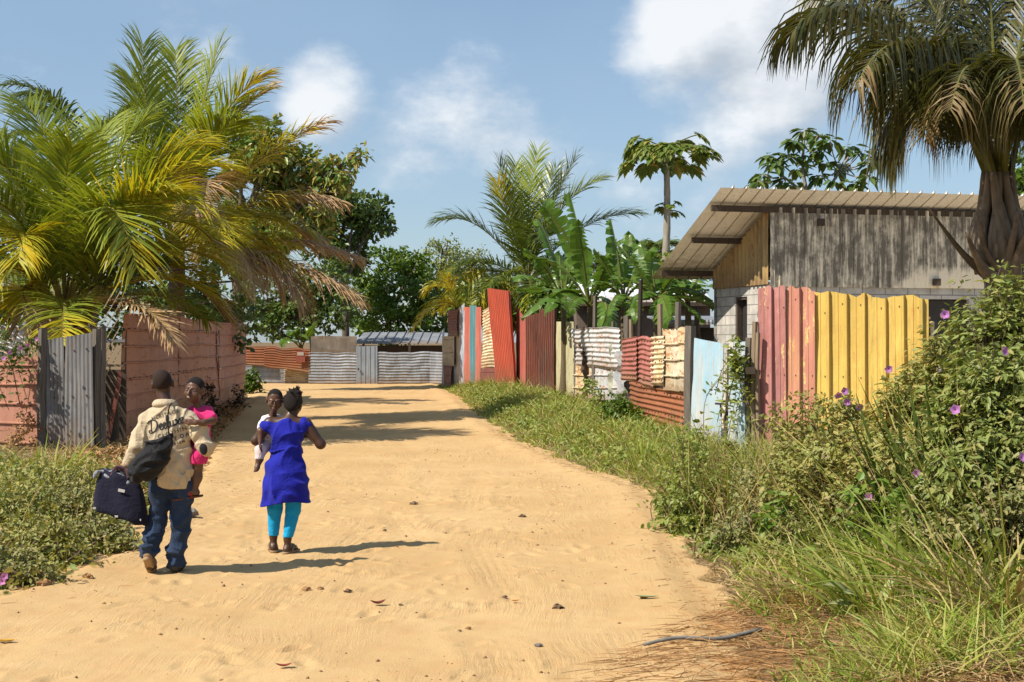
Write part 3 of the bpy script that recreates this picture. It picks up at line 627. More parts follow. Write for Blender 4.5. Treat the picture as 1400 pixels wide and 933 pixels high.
def house():
    A = np.array((X(1052, 28), 28.0)); u = np.array((.971, .239)); v = np.array((-.239, .971)); z0 = float(gz(A[0], A[1]))-.3
    t = thing('block_house', 'grey block house with mildewed tin gable and overhanging lean-to roof, behind the painted fence', 'house', (A[0], A[1], z0+.3))
    Wd, D, zc = 9.0, 2.9, 3.12
    def pt(a, b, z): p = A+u*a+v*b; return (p[0], p[1], z)
    def wall(b, a0, b0, a1, b1, zlo, zhi, th=.18):
        P = [pt(a0, b0, zlo), pt(a1, b1, zlo)]; n = nrm(np.array(P[1])-np.array(P[0])); q = np.array((-n[1], n[0], 0))*th
        q = q if True else q
        V = [np.array(P[0]), np.array(P[1]), np.array(P[1])+q, np.array(P[0])+q]; V = V+[p+np.array((0, 0, zhi-zlo)) for p in V]
        b.add(np.array(V), np.array([(0, 1, 5, 4), (1, 2, 6, 5), (2, 3, 7, 6), (3, 0, 4, 7), (4, 5, 6, 7), (3, 2, 1, 0)]))
    bm_ = block_material(); b = MB()
    # front wall with an opening at its right, side wall with a doorway
    wall(b, 0, 0, 3.28, 0, z0, zc); wall(b, 3.28, 0, 4.4, 0, 2.8, zc); wall(b, 3.28, 0, 4.4, 0, z0, 1.5); wall(b, 4.4, 0, Wd, 0, z0, zc)
    wall(b, Wd, 0.0, Wd, D, z0, zc); wall(b, Wd, D, 0, D, z0, zc)
    wall(b, 0, D-.002, 0, 1.72, z0, zc-.003); wall(b, 0, 1.72, 0, 1.1, 2.86, zc-.003); wall(b, 0, 1.1, 0, .181, z0, zc-.003)
    b.build('block_wall', bm_, t)
    b = MB(); wall(b, .02, 1.72, .02, 1.66, z0, 2.86, .1); wall(b, .02, 1.16, .02, 1.1, z0, 2.86, .1); wall(b, .02, 1.66, .02, 1.16, 2.8, 2.86, .1); b.build('door_frame', DARKW, t)
    b = MB(); wall(b, .13, 1.64, .13, 1.18, z0, 2.79, .04); b.build('door', plain('unlit doorway', (.035, .03, .028), .7), t)  # dark panel standing in for the shade inside the doorway
    b = MB(); wall(b, 3.3, .1, 4.38, .1, 1.52, 2.78, .04); b.build('unlit_opening', plain('dark shutter', (.05, .045, .04), .7), t)  # dark panel in place of the shade behind the wall opening
    # tin gable over the front wall
    tin = NT('mildewed tin'); w = tin.objw()
    n1 = tin.noise(2.6, 7, .72, tin.coord((4.5, 4.5, .3)), w); n2 = tin.noise(5, 6, .7, tin.coord((1, 1, .8)), w)
    sp = tin.n('ShaderNodeSeparateXYZ'); tin.L(tin.tc.outputs['Object'], sp.inputs[0])
    low = tin.math('MULTIPLY', tin.math('SUBTRACT', 1.0, tin.math('MULTIPLY', tin.math('SUBTRACT', sp.outputs[2], 2.72-z0), 2.2), True), tin.math('MULTIPLY', tin.math('SUBTRACT', sp.outputs[0], 2.3), .7, True))   # mildew thins out towards the foot of the sheets
    nn = tin.math('SUBTRACT', tin.math('ADD', tin.math('MULTIPLY', n1, .75), tin.math('MULTIPLY', n2, .4)), tin.math('MULTIPLY', low, .35))
    c = tin.mix(tin.ramp(nn, [(.475, 0), (.61, .9)]), (.90, .80, .62), (.12, .105, .085)); c = tin.mix(tin.ramp(tin.noise(30, 4, .7), [(.6, 0), (.75, .4)]), c, (.3, .22, .14))
    tin = tin.done(c, .75)
    zr = 4.60
    for a0, a1 in ((0, 1.62), (1.6, 3.22), (3.2, 4.82), (4.8, 6.42), (6.4, 9.0)):
        P0 = pt(a0, -.03, 0); P1 = pt(a1, -.03, 0)
        V, Q = sheet(P0, P1, (zc-.10, zc-.10), (zr-.02, zr-.02), prof='bac', pitch=.27, amp=.05, bulge=.008, seed=int(a0*10)+5)
        MB().add(V, Q).build('gable_sheet', tin, t)
    # yellow sheets filling the triangle of the side wall
    zback = 3.46
    V, Q = sheet(pt(-.03, D, 0), pt(-.03, 0, 0), (zc-.05, zc-.05), (zc+1, zc+1), prof='trap', pitch=.2, amp=.04, bulge=.0)
    P = V[:, :2]-A; vv = P @ v; s = (V[:, 2]-(zc-.05))/1.05; top = zr-.08+(zback-.04-(zr-.08))*np.clip(vv/D, 0, 1); V[:, 2] = zc-.05+s*(top-(zc-.05))
    MB().add(V, Q).build('side_sheet', sheetmat('ochre tin', (.55, .40, .17), (.45, .30, .12), rust=.25, streak=.5), t)
    # roof with ribs down the slope, overhanging on the left and at the front
    ov, fr, bk = 1.25, .56, .55
    V, Q = sheet((0, 0), (Wd+.6+ov, 0), (0, 0), (1, 1), prof='rib', pitch=.285, amp=.055, bulge=.0)
    aa = V[:, 0]-ov; hh = -V[:, 1]; s = V[:, 2]; bb = -fr+s*(D+fr+bk); sl = (zback-zr)/D; zz = zr+sl*bb+hh+.06
    XY = A+u*aa[:, None]+v*bb[:, None]; MB().add(np.column_stack((XY, zz)), Q).build('roof', sheetmat('dusty roof sheet', (.90, .86, .78), (.85, .80, .71), rust=.05, streak=.2, rough=.55, metal=.1), t)
    for k, bb in enumerate((.0, 1.35, D-.02)):
        z = zr+sl*bb-.06; a = pt(-ov+.03 if k != 1 else -ov+.15, bb, z); b_ = pt(Wd+.3, bb, z); MB().add(*beam(a, b_, .08, .12)).build('purlin', DARKW, t)
    for a in (1.95, 5.6): MB().add(*box(pt(a-.9 if a < 3 else a-2.0, -.1, zc+.02 if a > 3 else zr-.3), (.14, .12, .14))).build('bracket', DARKW, t)
house()
def white_house():
    d0 = 43.0; t = thing('white_roofed_house', 'house with white tin roof and blue ridge edge, half hidden behind the banana plants', 'house', (X(860, d0), d0, gz(X(860, d0), d0)))
    wr = sheetmat('white roof sheet', (.74, .76, .78), (.64, .66, .69), rust=.05, streak=.2)
    def slope(px0, px1, ye, yr_, dd, depth, name):
        V, Q = sheet((X(px0, dd), dd), (X(px1, dd), dd), (0, 0), (1, 1), prof='rib', pitch=.3, amp=.04, bulge=0)
        s = V[:, 2].copy(); h = dd-V[:, 1]; V[:, 1] = dd+s*depth; V[:, 2] = Zp(ye, dd)+s*(Zp(yr_, dd+depth)-Zp(ye, dd))+h
        MB().add(V, Q).build(name, wr, t)
    slope(776, 975, 414, 382, d0, 4.0, 'roof'); 
    b = MB(); b.add(*beam(at(776, 381, d0+4), at(975, 381, d0+4), .12, .16)); b.build('ridge_edge', plain('blue paint', (.12, .30, .52), .5), t)
    MB().add(*box((X(880, d0+.4), d0+2.2, 1.5), (X(970, d0)-X(785, d0), 3.4, 3.1))).build('wall', plain('brown wall', (.20, .15, .115), .9, .3, 3), t)
    b = MB(); b.add(*beam(at(776, 416, d0+.02), at(975, 416, d0+.02), .06, .12)); b.build('fascia', DARKW, t)
    d1 = 37.0; t = thing('dark_lean_to', 'dark timber lean-to with brown roof edge beside the block house', 'shed', (X(955, d1), d1, gz(X(955, d1), d1)))
    MB().add(*box((X(962, d1), d1+1.5, 1.0), (1.9, 2.6, 2.6))).build('wall', DARKW, t)
    V, Q = sheet((X(905, d1), d1-.3), (X(985, d1), d1-.3), (2.38, 2.38), (2.5, 2.5), prof='sine', pitch=.1, amp=.02); MB().add(V, Q).build('roof_edge', M['galv'], t)
    MB().add(*box((X(947, d1), d1+1.4, 2.55), (1.8, 3.3, .05), 0, 0, .05)).build('roof', M['galv'], t)
white_house()

# ------------------------------------------------------------------ trees and palms
G = dict(
    palm=leafmat('palm green', [(0.189, 0.248, 0.029), (0.262, 0.306, 0.037), (0.124, 0.183, 0.026)], .38, .35),
    palmy=leafmat('palm yellow green', [(0.433, 0.372, 0.025), (0.300, 0.331, 0.032), (0.529, 0.398, 0.025)], .42, .4),
    palmo=leafmat('palm ochre', [(0.391, 0.281, 0.025), (0.323, 0.281, 0.035), (0.255, 0.173, 0.035)], .35, .5),
    palmd=leafmat('palm dead', [(0.387, 0.261, 0.152), (0.484, 0.339, 0.200), (0.242, 0.157, 0.097)], .2, .7, 1.2),
    palmdk=leafmat('palm deep green', [(0.074, 0.111, 0.022), (0.111, 0.148, 0.027), (0.049, 0.080, 0.020)], .32, .33),
    rachis=plain('palm rib', (.26, .19, .045), .6, .3, 6),
    rachisg=plain('palm rib green', (.15, .15, .035), .55, .3, 6),
    trunk=plain('palm trunk', (.17, .125, .085), .9, .45, 5, .5, (1, 1, 4)),
    bark=plain('grey bark', (.16, .125, .095), .9, .45, 6, .5, (3, 3, .6)),
    barkp=plain('pale bark', (.34, .30, .24), .9, .35, 6, .4, (3, 3, .6)),
    dark=leafmat('dark glossy leaf', [(0.052, 0.099, 0.028), (0.095, 0.154, 0.036), (0.141, 0.202, 0.047)], .25, .35),
    mango=leafmat('mango leaf', [(0.092, 0.179, 0.040), (0.170, 0.260, 0.055), (0.371, 0.276, 0.092), (0.233, 0.324, 0.077)], .3, .38),
    bright=leafmat('bright leaf', [(0.078, 0.145, 0.019), (0.119, 0.196, 0.025), (0.060, 0.114, 0.016)], .35, .42),
    olive=leafmat('olive leaf', [(0.178, 0.238, 0.062), (0.252, 0.295, 0.092), (0.125, 0.180, 0.046), (0.326, 0.311, 0.124)], .3, .5),
    olivey=leafmat('yellowing olive leaf', [(0.183, 0.222, 0.059), (0.274, 0.293, 0.086), (0.352, 0.306, 0.106), (0.130, 0.167, 0.054)], .3, .55),
    papaya=leafmat('papaya leaf', [(.085, .15, .025), (.12, .18, .03), (.10, .16, .03), (.16, .19, .04), (0.112, 0.163, 0.025), (0.175, 0.213, 0.037), (0.325, 0.275, 0.075)], .35, .45),
    banana=leafmat('banana leaf', [(0.078, 0.162, 0.026), (0.108, 0.198, 0.036)], .4, .35),
    weed=leafmat('weed leaf', [(0.138, 0.220, 0.041), (0.207, 0.275, 0.055), (0.275, 0.303, 0.083), (0.097, 0.152, 0.034)], .32, .5),
    weedd=leafmat('dull weed leaf', [(0.165, 0.201, 0.066), (0.235, 0.252, 0.089), (0.317, 0.276, 0.130), (0.105, 0.138, 0.048)], .3, .6),
    grass=leafmat('grass blade', [(0.140, 0.232, 0.025), (0.224, 0.308, 0.037), (0.379, 0.384, 0.113), (0.112, 0.185, 0.025), (0.463, 0.416, 0.151)], .35, .5),
    grassd=leafmat('dry grass blade', [(0.414, 0.310, 0.161), (0.322, 0.218, 0.103), (0.506, 0.391, 0.218), (0.253, 0.196, 0.081)], .25, .7, 1.2),
    straw=leafmat('brown straw', [(0.324, 0.184, 0.085), (0.446, 0.269, 0.128), (0.216, 0.120, 0.064)], .1, .85, 1.1),
    twig=plain('brown twig', (.15, .105, .065), .9, .4, 8),
    flower=leafmat('lilac petal', [(.42, .16, .52), (.50, .22, .60), (.36, .12, .48)], .4, .6, 1.2),
    fruit=plain('green fruit', (.10, .14, .03), .5),
)
def frond_into(P0, P1, P2, leaf, n=46, w=.028, t0=.14, hang=.5, dead=(2, 2), lift=.35, rad=.032, seed=None, tipang=.62):
    """coconut frond along a bezier; material slots 0 green, 1 yellow, 2 dead, 3 rib. dead=(start of slot 1, start of slot 2) along the rib"""
    r = np.random.default_rng(seed if seed is not None else rng.integers(1 << 30)); b = MB()
    tt = np.linspace(0, 1, 16); V, Fc = tube(bez(P0, P1, P2, tt), rad*(1-.88*tt), 5); b.add(V, Fc, 3)
    t = np.repeat(np.linspace(t0, .995, n), 2)+r.normal(0, .004, 2*n); t = np.clip(t, 0, 1); sg = np.tile((1., -1.), n)
    p = bez(P0, P1, P2, t); T = nrm(2*(1-t)[:, None]*(np.asarray(P1)-P0)+2*t[:, None]*(np.asarray(P2)-P1))
    hv = np.asarray(P2)-np.asarray(P0); hv = np.array((hv[0], hv[1], 0.0)); hv = hv/max(1e-6, np.linalg.norm(hv)); 
    side0 = np.array((-hv[1], hv[0], 0.0)); s = nrm(side0-T*np.sum(side0*T, 1)[:, None]); Nn = np.cross(T, s)*1.0
    Nn = np.where(Nn[:, 2:3] < 0, -Nn, Nn)
    q = (t-t0)/(1-t0); prof = .35+.65*np.sin(np.pi*np.clip(.12+.80*q, 0, 1))
    Ln = leaf*prof*r.uniform(.85, 1.1, 2*n); ang = .55+(tipang-.14)*q+r.normal(0, .09, 2*n)
    D = nrm(s*(sg*np.cos(ang))[:, None]+T*np.sin(ang)[:, None]+Nn*(lift*(1-q*.6)+r.normal(0, .12, 2*n))[:, None])
    Wv = nrm(T-D*np.sum(T*D, 1)[:, None]); seg = 4; rows = []; cur = p.copy(); g = hang*(1+r.normal(0, .25, 2*n))
    for i in range(seg+1):
        ww = (w*(.55, 1, .9, .6, .08)[i]*(.6+.4*prof))[:, None]; rows += [cur-Wv*ww, cur+Wv*ww]
        cur = cur+D*(Ln/seg)[:, None]; D = nrm(D-np.array((0, 0, 1.0))*(g*(.35+.35*i))[:, None])
        Wv = nrm(T-D*np.sum(T*D, 1)[:, None]+1e-6)
    V = np.stack(rows, 1).reshape(-1, 3); k = 2*(seg+1); bb = np.arange(2*n)[:, None]*k
    tj = t+r.normal(0, .06, 2*n); mi = np.where(tj > dead[1], 2, np.where(tj > dead[0], 1, 0))
    for i in range(seg): b.add(V if i == 0 else np.zeros((0, 3)), (bb+np.array((2*i, 2*i+1, 2*i+3, 2*i+2)))-(0 if i == 0 else 0)+(0 if i == 0 else -len(V)), mi)
    return b
PM = [G['palm'], G['palmy'], G['palmd'], G['rachis']]
def frond(par, P0, P1, P2, leaf, mats=PM, pull=1.0, **k):
    P0, P1, P2 = (np.asarray(q, float) for q in (P0, P1, P2)); P1 = P0+(P1-P0)*(.5+.5*pull); P2 = P0+(P2-P0)*pull
    return frond_into(np.asarray(P0, float), np.asarray(P1, float), np.asarray(P2, float), leaf, **k).build('frond', mats, par)
def palm_trunk(par, base, top, r0, r1, n=9, name='trunk', m=None):
    t = np.linspace(0, 1, 24); P = np.outer(1-t, base)+np.outer(t, top); P[:, 0] += .12*np.sin(t*2.6)
    V, Fc = tube(P, (r0+(r1-r0)*t)*(1+.06*(np.arange(24) % 2)), n); return MB().add(V, Fc).build(name, m or G['trunk'], par)
def pp(px, py, d): return at(px, py, d)
def palm_auto(par, c, nf, Lr, leaf, elev, az=None, mats=PM, seed=1, dead=(2, 2), n=42, w=.028, hang=.45, bow=.3):
    r = np.random.default_rng(seed)
    for i in range(nf):
        a = (i*2.399+r.uniform(-.3, .3)) if az is None else az[i % len(az)]+r.uniform(-.2, .2)
        e = r.uniform(*elev); Lf = Lr*r.uniform(.85, 1.1); h = np.array((math.cos(a), math.sin(a), 0))
        d0 = h*math.cos(e)+np.array((0, 0, math.sin(e))); P1 = c+d0*Lf*.55; P2 = P1+(h*.75+np.array((0, 0, math.sin(e)-.75-bow)))*Lf*.5
        frond(par, c+h*.1, P1, P2, leaf, mats=mats, dead=dead, n=n, w=w, hang=hang, seed=seed*97+i)

def coconut_front():
    d = 27.0; c = pp(88, 428, d); g = float(gz(c[0], d))
    t = thing('coconut_palm', 'squat coconut palm with yellowing fronds, standing behind the grey zinc gate', 'palm tree', (c[0], d, g), 'coconut palms')
    palm_trunk(t, (c[0]-.1, d, g-.2), c, .26, .17)
    Fr = [ # tip px,py, ddepth; control px,py ; yellow start, dead start, leaf length
        ((-60, 150), 1.5, (40, 180), 2, 2, .95), ((30, 118), 1.0, (95, 190), 2, 2, .95), ((150, 150), 2.0, (115, 190), 2, 2, 1.0), ((205, 145), .5, (150, 190), 2, 2, 1.0),
        ((290, 178), .3, (180, 190), .7, 1.2, 1.0), ((320, 208), -.3, (170, 215), .6, 1.2, 1.0), ((330, 300), -1.0, (200, 190), .75, 2, 1.05), ((195, 360), -2.6, (150, 165), .85, 2, 1.2),
        ((-40, 215), -1.2, (20, 160), 2, 2, 1.05), ((-70, 300), -1.8, (0, 190), 2, 2, 1.1), ((-40, 430), -1.6, (0, 300), .25, .8, 1.0), ((60, 462), -1.4, (-15, 345), .1, .7, .9),
        ((320, 335), 1.2, (230, 225), .4, .9, 1.0), ((345, 385), .8, (245, 270), .1, .9, 1.0), ((225, 300), 2.2, (165, 200), .5, 2, 1.0), ((250, 470), -1.5, (205, 385), -1, -1, .62),
        ((330, 430), 1.0, (240, 330), .15, .8, .9), ((-20, 170), 2.0, (30, 250), 2, 2, 1.0), ((300, 440), 2.5, (225, 370), 2, 2, .8), ((100, 180), -1.6, (80, 250), 2, 2, 1.0),
        ((245, 245), -1.5, (165, 250), .5, 2, 1.05), ((20, 350), -2.2, (30, 250), .5, 2, 1.0)]
    for i, (tip, dd, ctl, y, dead, lf) in enumerate(Fr):
        frond(t, c+np.array((0, 0, .0)), pp(ctl[0], ctl[1], d+dd*.45), pp(tip[0], tip[1], d+dd), lf*1.28, dead=(y, dead), seed=i+11, pull=.92, n=84, w=.021, hang=.22, lift=.22)
    b = MB()
    palm_auto(t, c+np.array((.05, .1, 0)), 7, 3.6, 1.15, (.25, 1.25), seed=77, dead=(.75, 2), n=80, w=.019, hang=.2)
    for k in range(26):
        a = rng.uniform(0, 6.28); V, Fc = tube(bez(c-np.array((0, 0, .7))+.15*np.array((math.cos(a), math.sin(a), 0)), c+np.array((math.cos(a)*.4, math.sin(a)*.4, -.1)), c+np.array((math.cos(a)*.8, math.sin(a)*.8, .5)), np.linspace(0, 1, 6)), .045, 5); b.add(V, Fc)
    b.build('leaf_bases', G['rachis'], t)
    b = MB()
    for k in range(5): V, Fc = tube(c+np.array((.35+.1*k % .3, -.3-.06*k, -.15*k-.1))+np.array([(0, 0, -.12), (0, 0, -.05), (0, 0, .05), (0, 0, .12)]), (.03, .1, .1, .03), 8); b.add(V, Fc)
    b.build('coconuts', plain('orange coconut', (.35, .15, .03), .5), t)
def coconut_back():
    d = 33.0; c = pp(238, 330, d); g = float(gz(c[0], d))
    t = thing('coconut_palm', 'tallest coconut palm of the left group, brown hanging fronds over the track', 'palm tree', (c[0], d, g), 'coconut palms')
    palm_trunk(t, (c[0]-.2, d, g-.2), c, .24, .17)
    Fr = [((192, 38), .6, (196, 190), 2, 2, 1.05), ((240, 48), 1.5, (245, 160), 2, 2, 1.0), ((303, 42), .5, (275, 140), 2, 2, 1.0), ((362, 88), -.6, (285, 150), .75, .97, 1.05), ((372, 108), .8, (300, 160), .5, .93, 1.0),
          ((335, 150), -1.6, (268, 175), 2, 2, 1.1), ((175, 90), 1.0, (215, 190), 2, 2, 1.0), ((150, 165), -.6, (190, 170), 2, 2, 1.0), ((455, 156), -.4, (340, 212), .3, .86, 1.0), ((268, 288), -2.6, (318, 178), .2, .35, 1.1),
          ((468, 270), -.2, (360, 255), .35, .62, 1.15), ((500, 352), .6, (380, 315), .2, .55, .95), ((505, 412), -.6, (420, 350), .3, .45, .95), ((430, 425), -1.0, (385, 325), .15, .3, 1.0), ((360, 395), -1.6, (335, 300), -1, .6, 1.0),
          ((290, 340), -2.4, (290, 250), -1, .8, 1.1), ((220, 210), -2.0, (222, 240), 2, 2, 1.1), ((400, 400), 1.8, (350, 290), .1, .6, 1.1), ((310, 330), -2.8, (285, 260), -1, 2, 1.1), ((150, 300), -1, (180, 230), .4, 2, 1.0),
          ((450, 330), 1.6, (350, 260), 0, .7, 1.05)]
    for i, (tip, dd, ctl, y, dead, lf) in enumerate(Fr):
        frond(t, c, pp(ctl[0], ctl[1], d+dd*.5), pp(tip[0], tip[1], d+dd), lf*1.25, mats=[G['palm'], G['palmo'] if i % 3 == 1 else G['palmy'], G['palmd'], G['rachis']], dead=(y, dead), seed=i+51, pull=.92, n=96, w=.022, hang=.25 if dead > .7 else .42, lift=.22)
    b = MB()
    for k in range(14):
        a = rng.uniform(0, 6.28); V, Fc = tube(bez(c-np.array((0, 0, .6)), c+np.array((math.cos(a)*.3, math.sin(a)*.3, 0)), c+np.array((math.cos(a)*.6, math.sin(a)*.6, .6)), np.linspace(0, 1, 6)), .05, 5); b.add(V, Fc)
    b.build('leaf_bases', G['rachis'], t)
def coconut_others():
    d = 39.0; c = pp(118, 205, d); g = float(gz(c[0], d))
    t = thing('coconut_palm', 'darker coconut palm behind the left group, its crown between the two yellowing palms', 'palm tree', (c[0], d, g), 'coconut palms')
    palm_trunk(t, (c[0], d, g-.2), c, .22, .16); palm_auto(t, c, 13, 3.6, .9, (.1, 1.2), mats=[G['palmdk'], G['palmy'], G['palmd'], G['rachisg']], seed=5, n=40)
    d = 55.0; c = pp(722, 385, d); g = float(gz(c[0], d))
    t = thing('coconut_palm', 'green coconut palm with feathery upright fronds, behind the red and brown fence sheets', 'palm tree', (c[0], d, g), 'coconut palms')
    palm_trunk(t, (c[0], d, g-.2), c, .3, .24)
    Fr = [((735, 208), .5, (715, 290), .9), ((682, 222), 0, (700, 290), .95), ((786, 218), -.3, (742, 300), 1.0), ((820, 245), -.5, (752, 275), 1.0), ((868, 292), .5, (790, 290), 1.0), ((603, 302), .2, (655, 282), 1.0), ((705, 225), 1.5, (700, 300), .9),
          ((760, 230), 1.5, (735, 300), .9), ((740, 330), -3.2, (728, 290), 1.1), ((790, 400), -1.2, (770, 330), .9), ((618, 400), -.5, (650, 350), .9), ((680, 250), -1.5, (700, 320), .9), ((660, 420), -2, (690, 345), .8), ((840, 380), 1, (790, 320), .9)]
    for i, (tip, dd, ctl, lf) in enumerate(Fr):
        frond(t, c, pp(ctl[0], ctl[1], d+dd*.5), pp(tip[0], tip[1], d+dd), lf*1.5, mats=[G['palmdk'] if i % 3 else G['palm'], G['palmy'], G['palmd'], G['rachisg']], dead=(.8 if i > 8 else 2, 2), seed=i+151, n=74, w=.026, hang=.22, lift=.25)
    palm_auto(t, c, 9, 4.0, 1.4, (-.05, .7), mats=[G['palmdk'], G['palmy'], G['palmd'], G['rachisg']], seed=29, dead=(.9, 2), n=64, w=.026, hang=.4)
    d = 60.0; c = pp(886, 362, d); g = float(gz(c[0], d))
    t = thing('coconut_palm', 'distant small coconut palm seen between the banana plants and the papaya stem', 'palm tree', (c[0], d, g), 'coconut palms')
    palm_trunk(t, (c[0], d, g-.2), c, .25, .2); palm_auto(t, c, 12, 2.3, .75, (.3, 1.3), mats=[G['palmdk'], G['palmy'], G['palmd'], G['rachisg']], seed=15, n=30, w=.035)
    d = 53.0; c = pp(640, 445, d); g = float(gz(c[0], d))
    t = thing('young_palm', 'low yellowish young palm leaning out over the far end of the plank fence', 'palm tree', (c[0], d, g))
    palm_trunk(t, (c[0], d, g-.2), c, .2, .15)
    for i, (tip, ctl, dd) in enumerate((((566, 448), (610, 380), -1), ((582, 400), (615, 370), .5), ((700, 400), (665, 370), 0), ((600, 425), (618, 395), 1.5), ((650, 372), (640, 395), 1), ((612, 380), (620, 400), -.5))):
        frond(t, c, pp(*ctl, d+dd*.5), pp(*tip, d+dd), .8, dead=(.2 if i < 2 else .6, 2), seed=i+251, n=40, w=.035, hang=.5)
def near_palm():
    d = 14.5; c = pp(1368, 235, d); g = float(gz(c[0], d))
    t = thing('feather_palm', 'large near palm at the right edge, drooping olive fronds and thick grey leaf bases', 'palm tree', (c[0], d, g))
    mats = [leafmat('near palm leaf', [(.06, .072, .022), (.085, .095, .03), (.12, .105, .04), (.04, .05, .02)], .3, .4), G['palmy'], leafmat('near palm straw', [(.22, .155, .075), (.15, .11, .05), (.28, .21, .12)], .25, .6), G['rachisg']]
    palm_trunk(t, (c[0]+.02, d, g-.2), pp(1366, 372, d), .24, .22, m=G['bark'])
    boot = plain('grey leaf base', (.29, .225, .16), .85, .5, 7, .5, (3, 3, .6))
    root = pp(1366, 380, d)
    Fr = [((1088, 40), -.8, (1190, -60), .62), ((1170, 120), -1.6, (1240, -40), .5), ((1215, 200), .4, (1270, 10), .6), ((1262, 185), -1.6, (1300, 10), .45), ((1290, 60), 1.6, (1320, 40), .7), ((1300, 150), -2.0, (1330, 0), .4),
          ((1350, -60), .4, (1360, 90), .8), ((1420, -50), .2, (1385, 90), .8), ((1500, 60), -.6, (1420, 20), .6), ((1480, 190), -1.2, (1430, 40), .5), ((1400, 150), -2.4, (1385, -20), .45), ((1530, 150), 1.0, (1440, 0), .6), ((1240, -40), .8, (1300, 20), .8), ((1130, -10), 1.0, (1230, -50), .8), ((1450, 200), -1.6, (1425, 20), .5), ((1225, 120), -1.0, (1290, -20), .6), ((1300, -60), 1.4, (1335, 40), .8), ((1450, 120), 1.4, (1410, 30), .7)]
    for i, (tip, dd, ctl, dead) in enumerate(Fr):
        a = (i*2.4) % 6.28; st = root+np.array((.17*math.cos(a), .15*math.sin(a), .05+.06*(i % 3)))
        mid = pp(1368+(ctl[0]-1368)*.12+9*math.cos(a), 235, d+.2*math.sin(a))
        _p = crom([st, st*.7+mid*.3+np.array((.10*math.cos(a), .09*math.sin(a), 0)), st*.35+mid*.65+np.array((.03*math.cos(a), .03*math.sin(a), 0)), mid], 4); V, Fc = tube(_p, np.interp(np.linspace(0, 1, len(_p)), (0, .25, .6, 1), (.075, .08, .05, .036))*(1+.05*rng.normal(size=len(_p))), 8)
        MB().add(V, Fc).build('leaf_base', boot, t, smooth=True)
        frond(t, mid, pp(ctl[0], ctl[1], d+dd*.5), pp(tip[0], tip[1], d+dd), 1.1, mats=mats, dead=(2, dead+.45), seed=i+351, n=105, w=.0135, hang=1.9, t0=.12, rad=.035, lift=.1)
    for i, (tip, w) in enumerate((((1268, 283), .03), ((1320, 318), .05), ((1392, 290), .05), ((1412, 300), .06), ((1335, 290), .035))):
        V, Fc = tube(crom([root+np.array((-.1+.06*i, -.15, -.05)), (root+pp(*tip, d-.5))/2+np.array((0, 0, -.12)), pp(*tip, d-.5)], 4), np.linspace(w*1.9, w*.2, 9), 6)
        MB().add(V, Fc).build('dead_leaf_base', plain('dead leaf base', (.30, .21, .14), .9, .5, 7, .4) if i else G['twig'], t, smooth=True)

def crown_leaves(lumps, n, size, mode=0, up=.3, clump=.32, per=22, rag=.5):
    """clumps of leaves over and inside ellipsoid lumps: (centre, radii)"""
    vol = np.array([np.prod(r)**(2/3) for c, r in lumps]); cnt = np.maximum(1, (n*vol/vol.sum()/per).astype(int)); Vs, Qs, off = [], [], 0
    for (c, r_), k in zip(lumps, cnt):
        dd = rand_dir(k); rad = rng.uniform(.45, 1.0, k)**.6; rad = np.where(rng.random(k) < rag*.25, rad*rng.uniform(1, 1.22, k), rad)
        cc = np.asarray(c)+dd*rad[:, None]*np.asarray(r_)
        P = np.repeat(cc, per, 0)+nrm(rng.normal(size=(k*per, 3)))*(clump*rng.uniform(.2, 1, (k*per, 1)))*np.array((1, 1, .75))
        out = np.repeat(dd, per, 0); D = nrm(out*.6+rng.normal(size=P.shape)*.75+np.array((0, 0, -.25))); Nn = nrm(out*.5+rng.normal(size=P.shape)*.5+np.array((0, 0, up+.4)))
        L_ = size*rng.uniform(.65, 1.2, len(P))
        V, Q = (leaves1(P, D, Nn, L_, L_*.3) if mode == 0 else leaves(P, D, Nn, L_, L_*(.22 if mode == 1 else .33), .3, .2)); Vs.append(V); Qs.append(Q+off); off += len(V)
    return np.concatenate(Vs), np.concatenate(Qs)
def tree(name, label, px, d, top_h, lumps, n, size, m, bark=None, mode=0, r0=.2, cat='tree', group=None, clump=.32, per=22, limbs=True):
    """lumps in photograph pixels: (px, py, depth offset, rx, ry) with radii in pixels"""
    x = X(px, d); g = float(gz(x, d)); t = thing(name, label, cat, (x, d, g), group); k = d/F
    L3 = [(at(a, b_, d+dd), (rx*k, (rx+ry)*.5*k*.9, ry*k)) for a, b_, dd, rx, ry in lumps]
    V, Q = crown_leaves(L3, n, size, mode, clump=clump, per=per); MB().add(V, Q).build('crown', m, t)
    b = MB(); mid = np.array((x, d, g+top_h)); 
    P = crom([(x, d, g-.2), (x+.1, d, g+top_h*.5), mid], 5); V, Fc = tube(P, np.linspace(r0, r0*.7, len(P)), 7); b.add(V, Fc)
    for c, r_ in L3:
        e = np.asarray(c)+np.array((0, 0, r_[2]*.3)); P = crom([mid-np.array((0, 0, top_h*.15)), mid*.45+e*.55+rng.normal(0, .12, 3), e], 5); V, Fc = tube(P, np.linspace(r0*.6, r0*.1, len(P)), 6); b.add(V, Fc)
        for j in range(3):
            e2 = np.asarray(c)+rand_dir(1)[0]*np.asarray(r_)*.9; P = crom([mid*.4+e*.6, (e+e2)/2, e2], 3); V, Fc = tube(P, np.linspace(r0*.25, r0*.05, len(P)), 5); b.add(V, Fc)
    b.build('trunk', bark or G['bark'], t, smooth=True); return t
